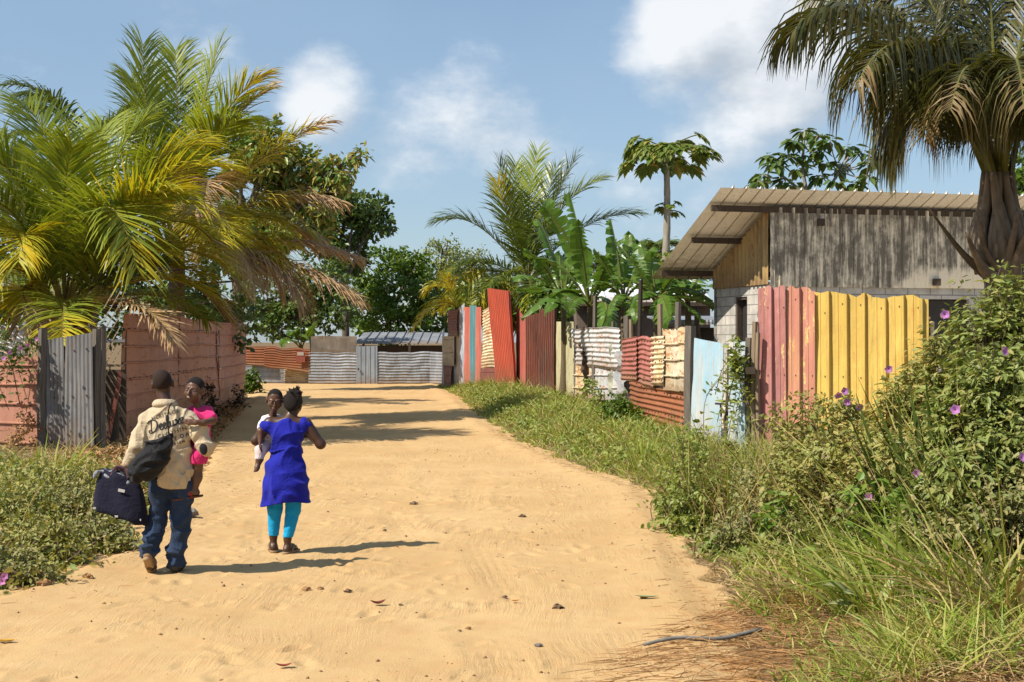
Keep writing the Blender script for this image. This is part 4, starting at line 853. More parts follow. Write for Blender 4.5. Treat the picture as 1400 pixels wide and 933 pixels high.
def trees():
    tree('broadleaf_tree', 'dark glossy leaved tree behind the tall coconut palm, a long branch reaching right', 322, 50, 4.5,
         [(370, 210, 0, 45, 40), (410, 235, .6, 42, 32), (455, 235, 0, 28, 17), (485, 213, 0, 14, 10), (350, 260, 1, 55, 45), (430, 275, 0, 30, 25), (395, 310, .5, 60, 30), (340, 330, 0, 60, 40), (330, 190, 1, 28, 25), (465, 258, 0, 14, 12)], 8500, .30, G['mango'], mode=1, r0=.22, clump=.42)
    tree('broadleaf_tree', 'round crowned tree on a slim stem right of the long branched dark tree', 470, 66, 5.0,
         [(490, 285, 0, 42, 24), (470, 310, .5, 45, 26), (512, 305, 0, 26, 22), (445, 335, 0, 35, 26), (480, 345, 1, 18, 30), (470, 285, 0, 22, 18)], 5500, .26, G['dark'], r0=.2, clump=.4)
    tree('broadleaf_tree', 'bright green leafy tree at the end of the track behind the stained board', 530, 70, 3.2,
         [(520, 370, 0, 42, 32), (555, 400, -1, 50, 45), (500, 420, 0, 40, 35), (540, 440, -2, 50, 30), (600, 430, 1, 40, 30), (565, 365, 0, 30, 25)], 8000, .27, G['bright'], r0=.2, clump=.42)
    tree('broadleaf_tree', 'olive feathery tree left of the middle coconut palm, above the galvanised fence', 605, 76, 4.0,
         [(600, 360, 0, 40, 30), (635, 375, 0, 30, 30), (580, 395, 0, 35, 30), (640, 410, 0, 40, 30), (610, 345, 0, 18, 20), (655, 360, 0, 18, 18)], 6500, .17, G['olive'], r0=.18, clump=.45)
    tree('broadleaf_tree', 'shady dark tree over the rusty far fence', 425, 61, 2.6,
         [(420, 400, 0, 40, 35), (380, 400, .5, 50, 40), (455, 425, 0, 34, 30), (400, 440, -.5, 45, 25), (345, 430, 0, 40, 30), (455, 385, 1, 25, 30)], 6500, .24, G['dark'], r0=.16, clump=.4)
    tree('mango_tree', 'long leaved tree hanging over the plank fence and the red sheet', 680, 58, 2.6,
         [(665, 405, 0, 45, 22), (700, 415, 0, 30, 26), (640, 420, 0, 28, 18), (725, 430, .5, 30, 25), (760, 410, 1, 30, 30)], 3600, .38, G['mango'], mode=1, r0=.15, clump=.45)
    tree('broadleaf_tree', 'low bright leafed tree behind the banana plants and white house', 800, 52, 2.2,
         [(760, 400, 0, 32, 22), (740, 425, 0, 25, 25), (790, 430, 0, 30, 20)], 2400, .24, G['bright'], r0=.12, clump=.35)
    d = 42.0; x = X(1110, d); g = float(gz(x, d)); t = thing('cecropia_tree', 'open branched tree with large drooping leaf clusters, rising behind the tin gable roof', 'tree', (x, d, g)); b = MB(); lf = MB()
    fork = at(1110, 290, d); V, Fc = tube([(x, d, g-.2), (x, d, g+2.5), fork], (.16, .13, .1), 7); b.add(V, Fc)
    for sub, end in ((((1098, 235), (1100, 180)), ((1085, 192), (1100, 178), (1118, 186), (1096, 212), (1076, 212), (1120, 205), (1090, 228))), (((1090, 258), (1062, 235)), ((1060, 222), (1042, 238), (1035, 248), (1072, 246), (1055, 212), (1086, 250))),
                     (((1130, 262), (1160, 215)), ((1135, 190), (1160, 200), (1178, 208), (1190, 222), (1185, 240), (1150, 225), (1130, 222), (1142, 245), (1168, 250), (1196, 214), (1120, 240)))):
        m0, m1 = at(*sub[0], d), at(*sub[1], d); P = crom([fork, m0, m1], 5); V, Fc = tube(P, np.linspace(.07, .03, len(P)), 6); b.add(V, Fc)
        for e in end:
            dd = rng.normal(0, .35); e = at(e[0], e[1], d+dd); V, Fc = tube(crom([m0*.4+m1*.6, (m0+m1)*.2+e*.6+(0, 0, -.05), e], 4), np.linspace(.025, .012, 9), 5); b.add(V, Fc)
            n = 17; a = rng.uniform(0, 6.28, n); D = np.stack((np.cos(a), np.sin(a), rng.uniform(-1.1, .25, n)), 1); pos = e+nrm(D)*rng.uniform(.05, .22, (n, 1)); L_ = rng.uniform(.25, .42, n)
            V, Q = leaves(pos, D, np.stack((np.cos(a)*.6, np.sin(a)*.6, np.ones(n)), 1), L_, L_*.27, .2, .35); lf.add(V, Q)
    lf.build('crown', G['dark'], t); b.build('trunk', G['barkp'], t, smooth=True)
    tree('broadleaf_tree', 'bright green tree behind the near feather palm at the right edge', 1400, 32, 3.5,
         [(1392, 285, 0, 18, 40), (1420, 230, 0, 40, 40), (1425, 330, 0, 40, 50), (1390, 340, 0, 14, 25)], 3000, .2, G['bright'], r0=.14, clump=.3)
    tree('broadleaf_tree', 'leafy tree left behind the yellowing palms, showing between their lower fronds', 60, 41, 3.0,
         [(40, 330, 0, 80, 60), (140, 350, 1, 80, 60), (230, 380, 1, 70, 50), (300, 400, 1, 50, 45), (-60, 330, 0, 80, 80), (60, 430, 0, 70, 40), (160, 430, 0, 70, 40), (250, 430, 0, 60, 40), (320, 440, 1, 40, 35), (-40, 430, 0, 70, 40)], 11500, .22, G['dark'], r0=.2, clump=.4)
def papaya():
    d = 33.0; x = X(906, d); g = float(gz(x, d)); top = pp(911, 205, d); t = thing('papaya_tree', 'tall slim papaya tree with one crown of lobed leaves, beside the block house roof', 'tree', (x, d, g))
    P = crom([(x, d, g-.2), (x+.03, d, g+2.5), pp(912, 300, d), top], 8); V, Fc = tube(P, np.linspace(.11, .062, len(P))*(1+.08*(np.arange(len(P)) % 2)), 8); MB().add(V, Fc).build('trunk', G['barkp'], t, smooth=True)
    b = MB()
    def lobed(b, tipc, out, sz):
        nl = 7; out = nrm(np.array((out[0], out[1], -.25-rng.uniform(0, 1.0)))); s = nrm(np.cross(out, (0, 0, 1.0)))
        for k in range(nl):
            a = (k-(nl-1)/2)*.62; D = out*math.cos(a)+s*math.sin(a); L_ = sz*(1-.09*abs(k-3)); Nn = np.array((0, 0, 1.0))+out*.35
            V, Q = leaves(np.array([tipc]), np.array([D]), np.array([Nn]), L_, L_*.23, .1, .3); b.add(V, Q)
            for q in (-1, 1):
                V, Q = leaves(np.array([tipc+D*L_*.45]), np.array([nrm(D+q*.75*np.cross(Nn/np.linalg.norm(Nn), D))]), np.array([Nn]), L_*.42, L_*.12, .1, .3); b.add(V, Q)
    def spray(c, n, L_, sz, e0, e1):
        st = MB()
        for i in range(n):
            a = i*2.399+rng.uniform(-.2, .2); e = rng.uniform(e0, e1); h = np.array((math.cos(a), math.sin(a), 0)); q = L_*rng.uniform(.75, 1.1)
            tip = c+h*q*math.cos(e)+np.array((0, 0, q*math.sin(e))); P = bez(c, (c+tip)/2+np.array((0, 0, .12*q)), tip, np.linspace(0, 1, 5)); V, Fc = tube(P, .014, 4); st.add(V, Fc); lobed(b, tip, h, sz*rng.uniform(.8, 1.15))
        st.build('leaf_stalks', G['rachisg'], t)
    spray(top, 30, .92, .42, -.4, .38); spray(pp(914, 288, d), 7, .28, .2, -.4, .8); spray(pp(910, 355, d), 8, .35, .25, -.4, .8)
    b.build('crown', G['papaya'], t)
    for k in range(9):
        a = k*2.4; c = top+np.array((.13*math.cos(a), .13*math.sin(a), -.12-.05*k)); V, Fc = tube([c+(0, 0, .12), c+(0, 0, .06), c-(0, 0, .04), c-(0, 0, .12)], (.02, .07, .08, .02), 8); MB().add(V, Fc).build('fruit', G['fruit'], t, smooth=True)
def banana_leaf(par, P0, P1, P2, wid, m, seed, tears=6):
    r = np.random.default_rng(seed); n = 22; t = np.linspace(0, 1, n); P = bez(P0, P1, P2, t); T = nrm(np.gradient(P, axis=0)); up = np.array((0, 0, 1.0)); s = np.cross(T, up); s = nrm(np.where(np.linalg.norm(s, axis=1, keepdims=True) < .2, np.array((1., 0, 0)), s))
    for i in range(1, n):
        if np.dot(s[i], s[i-1]) < 0: s[i] = -s[i]
    N_ = np.cross(s, T); q = np.clip((t-.2)/.8, 0, 1); w = wid*np.sin(np.pi*np.clip(q, 0, 1))**.45*(1-.25*q)*(t > .2); b = MB()
    V, Fc = tube(P, np.linspace(.035, .006, n), 5); b.add(V, Fc, 1)
    fold = r.uniform(-.1, .35); tn = set(r.integers(5, n-2, tears)); tn2 = set(r.integers(5, n-2, tears))
    for sd, ts in ((1, tn), (-1, tn2)):
        dro = np.cumsum(r.normal(0, .05, n)); 
        for i in range(n-1):
            if w[i] == 0 and w[i+1] == 0: continue
            g0 = .16 if i in ts else 0.0; g1 = .16 if (i+1) in ts else 0.0
            def pt(j, f, sh): return P[j]+sd*s[j]*w[j]*f+N_[j]*(w[j]*f*(fold-.45*f)+dro[j]*f*.5)+T[j]*sh*f*wid
            V = np.array([pt(i, 0, 0), pt(i, .5, g0*.4), pt(i, 1, g0), pt(i+1, 1, -g1), pt(i+1, .5, -g1*.4), pt(i+1, 0, 0)]); b.add(V, np.array([(0, 1, 4, 5), (1, 2, 3, 4)]), 0)
    # weld neighbouring strips so that a leaf is one island for its colour
    o = b.build('leaf', [m, G['rachisg']], par, smooth=False); return o
def bananas():
    spec = [('banana plant with broad leaves arching over the brown and white fences', 806, 35.5, 446, [((742, 280), (790, 330), -.3), ((712, 436), (770, 372), -1.2), ((862, 322), (815, 340), .2), ((850, 400), (838, 330), -.6), ((760, 330), (800, 350), .6), ((812, 470), (850, 395), -1.6), ((706, 400), (765, 385), .8), ((778, 262), (800, 340), 1.2), ((835, 345), (822, 380), -1.2), ((775, 430), (785, 390), -1.6), ((730, 355), (770, 345), .9), ((850, 360), (830, 350), -.9), ((790, 300), (797, 350), -.8), ((835, 440), (832, 385), -.5), ((752, 410), (778, 380), -.9), ((880, 375), (845, 355), 1.4), ((745, 300), (785, 330), .9)]),
            ('banana plant with blue green leaves between the black pipe and the block house', 897, 31.5, 440, [((975, 412), (925, 375), -.6), ((990, 430), (935, 395), .4), ((860, 352), (885, 385), -.2), ((925, 350), (912, 390), .8), ((840, 330), (875, 365), .8), ((868, 410), (878, 385), -1.0), ((945, 380), (918, 380), 1.0), ((960, 445), (930, 400), -1), ((890, 345), (893, 385), .2), ((955, 355), (920, 370), -.4), ((915, 440), (905, 390), -1.4), ((835, 380), (868, 375), -.6), ((980, 395), (930, 378), .9), ((875, 330), (888, 375), 1.0)]),
            ('banana plant behind the beige sheet, leaning left over the brown sheets', 770, 38, 440, [((715, 345), (745, 350), -.4), ((735, 300), (755, 330), .4), ((790, 320), (778, 350), .2), ((700, 385), (735, 360), -.8), ((805, 385), (788, 365), -.9), ((745, 430), (760, 385), -1.2), ((820, 350), (795, 355), .6), ((765, 345), (766, 375), .9)]),
            ('banana plant between the weathered stake and the black pipe', 852, 34, 440, [((812, 340), (832, 365), -.4), ((835, 300), (845, 345), .3), ((895, 335), (872, 355), .4), ((905, 395), (880, 370), -.6), ((800, 395), (828, 370), -.8), ((870, 440), (864, 390), -1.1), ((830, 435), (842, 385), -1.2), ((860, 318), (856, 360), .8)]),
            ('banana plant close to the block house wall, its leaves under the eave', 940, 32.5, 440, [((985, 440), (960, 385), -.6), ((905, 385), (922, 372), -.3), ((930, 350), (935, 390), .5), ((968, 370), (952, 375), .3), ((912, 430), (922, 385), -1.0), ((960, 410), (950, 380), -1.2), ((900, 355), (920, 370), .8)])]
    for i, (lab, px, d, pyb, lv) in enumerate(spec):
        c = pp(px, 425 if i == 0 else 420, d); g = float(gz(c[0], d)); t = thing('banana_plant', lab, 'plant', (c[0], d, g), 'banana plants behind the fence')
        V, Fc = tube(crom([(c[0], d, g-.1), (c[0]+.04, d, g+1), c+np.array((0, 0, .25))], 5), np.linspace(.15, .06, 11), 8); MB().add(V, Fc).build('stem', plain('banana stem', (.17, .13, .07), .8, .5, 6, .3, (3, 3, .5)), t, smooth=True)
        V, Fc = tube(crom([(c[0]+.35, d+.2, g-.1), (c[0]+.3, d+.2, g+1), c+np.array((.22, .2, .0))], 5), np.linspace(.12, .05, 11), 8); MB().add(V, Fc).build('stem', G['trunk'], t, smooth=True)
        for j, (tip, ctl, dd) in enumerate(lv): banana_leaf(t, c+np.array((.0, .0, .1)), pp(*ctl, d+dd*.5), pp(*tip, d+dd), .32, G['banana'], 40*i+j, tears=10)
    d = 60.0; c = pp(412, 478, d); t = thing('banana_plant', 'small banana plant in shade behind the rusty far fence', 'plant', (c[0], d, gz(c[0], d)), 'banana plants behind the fence')
    V, Fc = tube([(c[0], d, gz(c[0], d)-.1), c+np.array((0, 0, .2))], (.14, .08), 7); MB().add(V, Fc).build('stem', G['trunk'], t)
    for j, (tip, ctl) in enumerate((((424, 466), (410, 445)), ((395, 462), (400, 440)), ((432, 440), (420, 455)), ((385, 475), (395, 455)))): banana_leaf(t, c, pp(*ctl, d-.5), pp(*tip, d-1), .3, G['banana'], 90+j)
coconut_front(); coconut_back(); coconut_others(); near_palm(); trees(); papaya(); bananas()

# ------------------------------------------------------------------ verges, thicket, grass
def ground_pts(n, xf, y0, y1, ypow=1.0):
    y = y0+(y1-y0)*rng.random(n)**ypow; a, b_ = xf(y); x = a+(b_-a)*rng.random(n); return x, y
def patchy(x, y, s=1.0, ph=0.0): return .5+.5*np.sin(1.7*s*x+ph+np.sin(2.3*s*y))*np.cos(1.3*s*y-ph+np.sin(1.1*s*x))
def grass_field(name, label, n, xf, y0, y1, hl, wd, m, bend=(.5, 1.4), ypow=1.0, spread=.35, patch=.5, fan=.35, hf=None):
    x, y = ground_pts(n, xf, y0, y1, ypow); keep = rng.random(n) < (1-patch)+patch*patchy(x, y, 1.6); x, y = x[keep], y[keep]; n = len(x)
    P = np.stack((x, y, gz(x, y)-.02), 1); D = rand_dir(n); D[:, 2] = 0; D = nrm(D)*rng.uniform(0, fan*2, (n, 1)); D[:, 2] = 1
    L_ = rng.uniform(hl[0], hl[1], n)*(.5+.6*patchy(x, y, 1.1, 1.0))
    if hf is not None: L_ = L_*hf(x, y)
    V, Q = blades(P, D, L_, wd*rng.uniform(.6, 1.2, n)*(1+.02*y), rng.uniform(bend[0], bend[1], n)); b = MB(); b.add(V, Q); return tag(b.build(name, m), label, kind='stuff')
def fence_x(y): return np.interp(y, DD[::-1], [X(p, q) for p, q in zip(DPX, DD)][::-1])
def leaf_carpet(name, label, n, xf, y0, y1, hgt, size, m, mode=2, hf=None, patch=.4, ypow=1.0):
    x, y = ground_pts(n, xf, y0, y1, ypow); keep = rng.random(n) < (1-patch)+patch*patchy(x, y, 2.1, .4); x, y = x[keep], y[keep]; n = len(x)
    hh = hgt*(.35+.9*patchy(x, y, 1.5, 2.0)); hh = hh*hf(x, y) if hf is not None else hh
    P = np.stack((x, y, gz(x, y)+hh*rng.random(n)**.7), 1); D = rand_dir(n, .1); Nn = nrm(rng.normal(size=(n, 3))*.6+np.array((-.2, -.2, 1))); L_ = size*rng.uniform(.6, 1.3, n)
    V, Q = leaves(P, D, Nn, L_, L_*.33, .25, .2) if mode else leaves1(P, D, Nn, L_, L_*.3)
    return tag(MB().add(V, Q).build(name, m), label, kind='stuff')
def edge_r(y): return xr(y)+.02+.06*np.sin(y*2.3)+.09*np.sin(y*5.3)
# right verge in front of the tin fences
far_r = lambda y: (edge_r(y)+.05, np.maximum(fence_x(y)+.1, edge_r(y)+.6))
ramp_r = lambda x, y: .35+.8*sm(.0, 1.2, x-xr(y))
grass_field('verge_grass', 'green grass growing along the foot of the tin fences', 30000, far_r, 16, 56, (.2, .58), .006, G['grass'], ypow=1.2, hf=ramp_r)
grass_field('dry_verge_grass', 'straw coloured grass stalks mixed into the right verge', 9000, far_r, 16, 56, (.2, .55), .005, G['grassd'], ypow=1.2, hf=ramp_r)
leaf_carpet('verge_weeds', 'small leafed weeds in the right verge below the fences', 14000, lambda y: (edge_r(y)+.3, np.maximum(fence_x(y), edge_r(y)+.6)), 16, 46, .28, .075, G['weed'], 0, ypow=1.1)
# foreground bottom right: straw, long grass
fr = lambda y: (edge_r(y)-.05, 5.5+0*y)
grass_field('foreground_grass', 'long green grass in front of the roadside thicket', 21000, lambda y: (edge_r(y)+.25, 5.6+0*y), 7.5, 18, (.25, .62), .0055, G['grass'], ypow=1.4, hf=lambda x, y: .35+.75*sm(.1, 1.3, x-xr(y)))
grass_field('foreground_dry_grass', 'dry bent grass at the foot of the roadside thicket', 26000, lambda y: (edge_r(y)+.0, 5.2+0*y), 7.3, 16, (.18, .5), .0045, G['grassd'], bend=(1.0, 2.4), ypow=1.5, fan=.9, hf=lambda x, y: .35+.8*sm(.1, 1.2, x-xr(y)))
def straw():
    n = 13000; x, y = ground_pts(n, lambda y: (.15+.55*(y-7.8)+0*y, 4.6+0*y), 7.3, 10.6, 1.0); k = rng.random(n) < .25+.75*sm(-.9, .9, x-xr(y)+.25*np.sin(y*6)); x, y = x[k], y[k]; n = len(x)
    ins = (x < xr(y)) ; z = np.where(ins, road_z(x, y), gz(x, y))+rng.uniform(.002, .02, n)+.05*rng.random(n)*sm(.2, 1, x-xr(y)); P = np.stack((x, y, z), 1); D = rand_dir(n); D[:, 2] = rng.uniform(-.02, .18, n); D[:, 0] *= 1.8
    V, Q = blades(P, D, rng.uniform(.08, .32, n), .0019*rng.uniform(.6, 1.7, n), rng.uniform(.05, .5, n)); tag(MB().add(V, Q).build('straw_litter', G['straw']), 'brown straw and dead stalks scattered at the lower right edge of the track', kind='stuff')
    n = 2200; y = 8.0+22*rng.random(n)**1.6; x = xl(y)+(xr(y)-xl(y))*rng.random(n); k = rng.random(n) < .15+.85*patchy(x, y, .8, 1.3)**2; x, y = x[k], y[k]; n = len(x); r_ = .004+.011*rng.random(n)**4
    c = np.stack((x, y, road_z(x, y)+r_*.3), 1); oct_ = np.array(((1, 0, 0), (0, 1, 0), (-1, 0, 0), (0, -1, 0), (0, 0, .8), (0, 0, -.8)), float); V = c[:, None, :]+oct_[None]*(r_[:, None, None]*rng.uniform(.6, 1.4, (n, 6, 1)))
    T3 = np.arange(n)[:, None, None]*6+np.array(((0, 1, 4), (1, 2, 4), (2, 3, 4), (3, 0, 4), (1, 0, 5), (2, 1, 5), (3, 2, 5), (0, 3, 5))); tag(MB().add(V.reshape(-1, 3), T3.reshape(-1, 3)).build('gravel', plain('dirt crumbs', (.30, .18, .09), .95, .5, 3)), 'small dirt crumbs and grit scattered over the sandy track', kind='stuff')
    # scattered stalks along both margins
    n = 800; y = rng.uniform(9, 30, n); side = rng.random(n) < .6; x = np.where(side, xr(y)-np.abs(rng.normal(0, .22, n)), xl(y)+np.abs(rng.normal(0, .3, n))); P = np.stack((x, y, road_z(x, y)+.006), 1); D = rand_dir(n); D[:, 2] = .02
    V, Q = blades(P, D, rng.uniform(.03, .15, n), .0018, .1); tag(MB().add(V, Q).build('twig_litter', G['straw']), 'scattered dead stalks lying along the margins of the track', kind='stuff')
straw()

def shrub(name, label, lumps, n, size, m, stems=16, mode=2, cat='shrub', group=None, flowers=0, clump=.13, per=14, root=None, dry=0, fl_pts=None):
    """lumps: (px, py, depth, rx, ry) pixels of the photograph at that depth"""
    L3 = [(at(a, b_, d), (rx*d/F, (rx+ry)*.55*d/F, ry*d/F)) for a, b_, d, rx, ry in lumps]
    c0 = np.mean([c for c, r in L3], 0) if root is None else np.array(root); g = float(gz(c0[0], c0[1])); t = thing(name, label, cat, (c0[0], c0[1], g), group)
    b = MB(); lv = [[], [], [], []]; vol = np.array([r[0]*r[2] for c, r in L3])
    for (c, r_), share in zip(L3, vol/vol.sum()):
        ns = max(4, int(n*share/34)); c = np.asarray(c)
        for k in range(ns):
            q = rand_dir(1, .25)[0]*rng.uniform(.25, 1.0)**.5*(1.35 if rng.random() < .12 else 1.0); e = c+q*np.asarray(r_)
            s = np.array((c0[0]*.25+c[0]*.75+rng.normal(0, .22), c0[1]*.25+c[1]*.75+rng.normal(0, .22), 0)); s[2] = max(gz(s[0], s[1])-.03, min(c[2], e[2])-rng.uniform(.35, 1.1)); 
            P = crom([s, (s+e)/2+np.array((rng.normal(0, .07), rng.normal(0, .07), .06)), e, e+(e-s)*.12-np.array((0, 0, .05*rng.random()))], 5)
            if rng.random() < .5: V, Fc = tube(P, np.linspace(.007, .002, len(P)), 3); b.add(V, Fc)
            m_ = 34; tt = rng.random(m_)**.75*(len(P)-1.001); i0 = tt.astype(int); fr = (tt-i0)[:, None]; pos = P[i0]*(1-fr)+P[i0+1]*fr; tg = nrm(P[i0+1]-P[i0])
            sd = nrm(np.cross(tg, rng.normal(size=(m_, 3)))); D = nrm(sd+tg*.5+np.array((0, 0, -.25))); L_ = size*(.75+.6*rng.random())*rng.uniform(.45, 1.3, m_)*(1.1-.5*tt/len(P)); pos = pos+sd*rng.uniform(0, .06, (m_, 1))
            lv[0].append(pos); lv[1].append(D); lv[2].append(nrm(np.array((-.25, -.15, 1))+rng.normal(size=(m_, 3))*.45)); lv[3].append(L_)
    pos, D, Nn, L_ = [np.concatenate(q) for q in lv]; pos[:, 2] = np.maximum(pos[:, 2], gz(pos[:, 0], pos[:, 1])+.02)
    V, Q = leaves(pos, D, Nn, L_, L_*(.30 if mode == 2 else .2), .25, .25); MB().add(V, Q).build('foliage', m, t)
    b.build('stems', G['twig'], t)
    for k in range(flowers):
        c, r_ = L3[k % len(L3)]
        p = np.asarray(c)+nrm(np.array((rng.normal(0, .7), -1.0, rng.normal(.25, .45))))*np.asarray(r_)*1.03
        flower(t, p)
    for p in (fl_pts or []): flower(t, at(*p))
    return t
def flower(par, p, r=.034):
    b = MB(); ax = nrm(np.array((rng.normal(0, .4), -1, rng.normal(.2, .4)))); s = nrm(np.cross(ax, (0, 0, 1.0))); u = np.cross(s, ax); n = 10
    a = np.arange(n)*2*np.pi/n; rr = r*(1+.12*np.cos(5*a)); V = [p-ax*r*.9]+[p-ax*r*.2+.35*r*(math.cos(x)*s+math.sin(x)*u) for x in a]+[p+.0*ax+q*(math.cos(x)*s+math.sin(x)*u) for x, q in zip(a, rr)]
    V = np.array(V); T3 = np.array([(0, 1+i, 1+(i+1) % n) for i in range(n)]); Q = np.array([(1+i, 1+n+i, 1+n+(i+1) % n, 1+(i+1) % n) for i in range(n)]); b.add(V, [Q, T3]); return b.build('flower', G['flower'], par, smooth=True)
GW, GD, GO, GY = G['weed'], G['weedd'], G['olive'], G['olivey']
shrub('leafy_shrub', 'fresh green small leaved shrub at the left tip of the roadside thicket, beside the track', [(945, 650, 15.2, 38, 60), (930, 700, 14.6, 30, 50), (975, 690, 14.6, 40, 65), (955, 740, 14.2, 34, 40)], 6800, .062, GW, 30)
shrub('leafy_shrub', 'straggly dull green shrub in front of the pale blue gate foot, with tiny lilac flowers', [(1010, 650, 15.0, 45, 48), (1045, 690, 13.5, 55, 60), (1020, 745, 13.0, 50, 55)], 6000, .058, GD, 40, flowers=3, clump=.12)
shrub('flowering_shrub', 'tall thin flowering shrub in front of the painted fence, lilac flowers at its top', [(1090, 590, 13.5, 40, 45), (1150, 590, 12.6, 48, 45), (1120, 650, 12.4, 55, 50), (1190, 640, 11.8, 55, 60), (1085, 650, 13, 45, 45)], 8200, .07, GY, 60, fl_pts=[(1155, 535, 12.4), (1158, 550, 12.4), (1146, 541, 12.4), (1175, 557, 12.3), (1215, 505, 12.3), (1130, 623, 12.0), (1228, 653, 11.4), (1187, 680, 11.2)], clump=.13)
shrub('dry_shrub', 'brownish tangled undergrowth shrub in the middle of the thicket, above the dead blade leaves', [(1120, 740, 12.0, 70, 60), (1200, 740, 11.2, 75, 60), (1060, 790, 12.0, 50, 40), (1150, 800, 10.8, 60, 35)], 8500, .058, GD, 70, clump=.13)
shrub('flowering_shrub', 'bushy yellow green shrub below the yellow fence sheets, right of the tall lilac flowers', [(1260, 560, 11.8, 50, 60), (1300, 520, 11.4, 45, 55), (1270, 640, 11.0, 65, 60), (1225, 590, 11.8, 35, 50)], 9500, .09, GY, 60, mode=1, flowers=2, clump=.14)
shrub('large_shrub', 'largest shrub of the thicket at the right edge, leaning under the feather palm', [(1345, 470, 11.0, 55, 60), (1400, 440, 10.8, 60, 60), (1375, 540, 10.4, 75, 65), (1320, 590, 10.4, 55, 65), (1420, 600, 10.0, 80, 80), (1350, 660, 10.0, 75, 65)], 20000, .095, GO, 90, mode=1, flowers=0, clump=.15, fl_pts=[(1292, 430, 10.6), (1374, 480, 9.9), (1306, 560, 9.7), (1398, 625, 9.3), (1253, 648, 10.4)])
shrub('leafy_shrub', 'shaded shrub at the lower right behind the long grass', [(1300, 740, 10.0, 70, 60), (1390, 720, 9.6, 80, 75), (1250, 800, 10.0, 50, 40), (1390, 810, 9.2, 80, 40)], 9500, .07, GD, 60, clump=.14)
shrub('leafy_shrub', 'bright round weed bush at the foot of the white and red corrugated fences', [(848, 560, 27.5, 26, 24), (865, 580, 26.5, 20, 20)], 1800, .10, G['bright'], 14, clump=.16)
shrub('leafy_shrub', 'slender creeper with dark leaves in front of the white fence', [(808, 530, 33, 7, 22), (818, 545, 32.5, 9, 14)], 420, .09, GW, 12, clump=.14)
shrub('creeper', 'green creeper leaves hanging over the pale blue gate', [(1006, 475, 20.6, 7, 8), (1004, 495, 20.55, 8, 10), (1008, 515, 20.5, 9, 9), (1003, 505, 20.5, 6, 10)], 170, .11, GW, 4, clump=.08, per=8)
# left verge
shrub('leafy_shrub', 'trailing leafy weeds with purple flowers over the short pink fence', [(10, 470, 23.6, 35, 18), (-10, 490, 23.4, 22, 16), (28, 472, 23.5, 14, 12)], 800, .09, G['dark'], 20, fl_pts=[(14, 482, 23.0), (28, 476, 23.0), (50, 464, 23.2), (38, 472, 23.1), (5, 490, 23)], clump=.14)
shrub('dead_vine', 'dark dry vine clinging to the short pink fence', [(32, 580, 23.6, 12, 24)], 500, .07, G['straw'], 14, clump=.12)
shrub('dead_vine', 'dark dry vine at the foot of the far end of the long pink fence', [(322, 545, 40, 9, 20), (318, 570, 38, 12, 14)], 700, .10, plain('dark vine', (.06, .05, .025), .9), 16, clump=.2)
shrub('dead_vine', 'thin dry vine on the long pink fence behind the child in pink', [(283, 530, 35.0, 8, 12), (290, 545, 34.6, 6, 14)], 380, .09, plain('brown vine', (.09, .065, .04), .9), 10, clump=.16)
shrub('leafy_shrub', 'small grass green bush at the end of the long pink fence', [(345, 520, 48, 12, 14)], 600, .16, G['bright'], 8, clump=.2)
lf = lambda y: (-7.6+0*y, xl(y)-.02-.14*np.sin(y*3.1)-.12*np.sin(y*7.7)-.25*rng.random(np.shape(y))**2)
lh = lambda x, y: (.2+.85*sm(.0, 1.2, xl(y)-x))*(.35+1.1*patchy(x, y, 2.7, 1.7))
leaf_carpet('creeping_weeds', 'low creeping leafy weeds covering the left verge beside the man', 19000, lf, 10.3, 18.5, .36, .06, GY, 2, hf=lh, patch=.35)
leaf_carpet('creeping_weeds', 'green low weeds among the creeping plants of the left verge', 6000, lf, 10.3, 17, .30, .055, GW, 2, hf=lh, patch=.6)
grass_field('left_verge_grass', 'sparse grass rising from the left verge weeds', 4200, lf, 10.3, 20, (.15, .42), .004, G['grass'], hf=lh)
grass_field('left_dry_grass', 'dry brown grass in front of the grey zinc gate', 5200, lambda y: (-9+0*y, xl(y)-.3), 15, 24, (.12, .4), .005, G['grassd'], bend=(.8, 2.0), fan=.7)
leaf_carpet('dead_leaves', 'brown leaf litter along the foot of the pink fences', 9000, lambda y: (xl(y)-2.2, xl(y)+.1), 17, 40, .05, .09, G['straw'], 2, patch=.3)
for px, py, d, rx, ry, m_, lab in ((25, 700, 14.0, 50, 42, GY, 'scrubby weed rising at the left picture edge below the grass tufts'), (95, 690, 14.6, 45, 36, GD, 'scrubby weed in the left verge between the tall grass clump and the man'), (60, 745, 12.6, 55, 36, GY, 'scrubby weed in the middle of the left verge'),
        (135, 735, 13.3, 36, 28, GD, 'scrubby weed at the track side of the left verge below the navy bag'), (15, 775, 11.5, 50, 34, GD, 'scrubby weed nearest the lower left lilac flowers'), (110, 660, 16.5, 48, 30, GY, 'scrubby weed in front of the grey zinc gate')):
    shrub('scrubby_weed', lab, [(px, py, d, rx, ry), (px+rx*.7, py+ry*.4, d-.2, rx*.6, ry*.6)], 2000, .06, m_, 18, cat='weed')
tag(MB().add(*blades(*(lambda n: (lambda x, y: (np.stack((x, y, gz(x, y)), 1), np.stack((rng.normal(0, .5, n), rng.normal(0, .5, n), np.ones(n)), 1), rng.uniform(.2, .65, n), .003, rng.uniform(.1, 1.2, n)))(*ground_pts(n, lambda y: (-7+0*y, xl(y)-.25), 10.4, 19)))(1300))).build('dry_stems', G['grassd']), 'dry stems sticking out of the left verge weeds', kind='stuff')
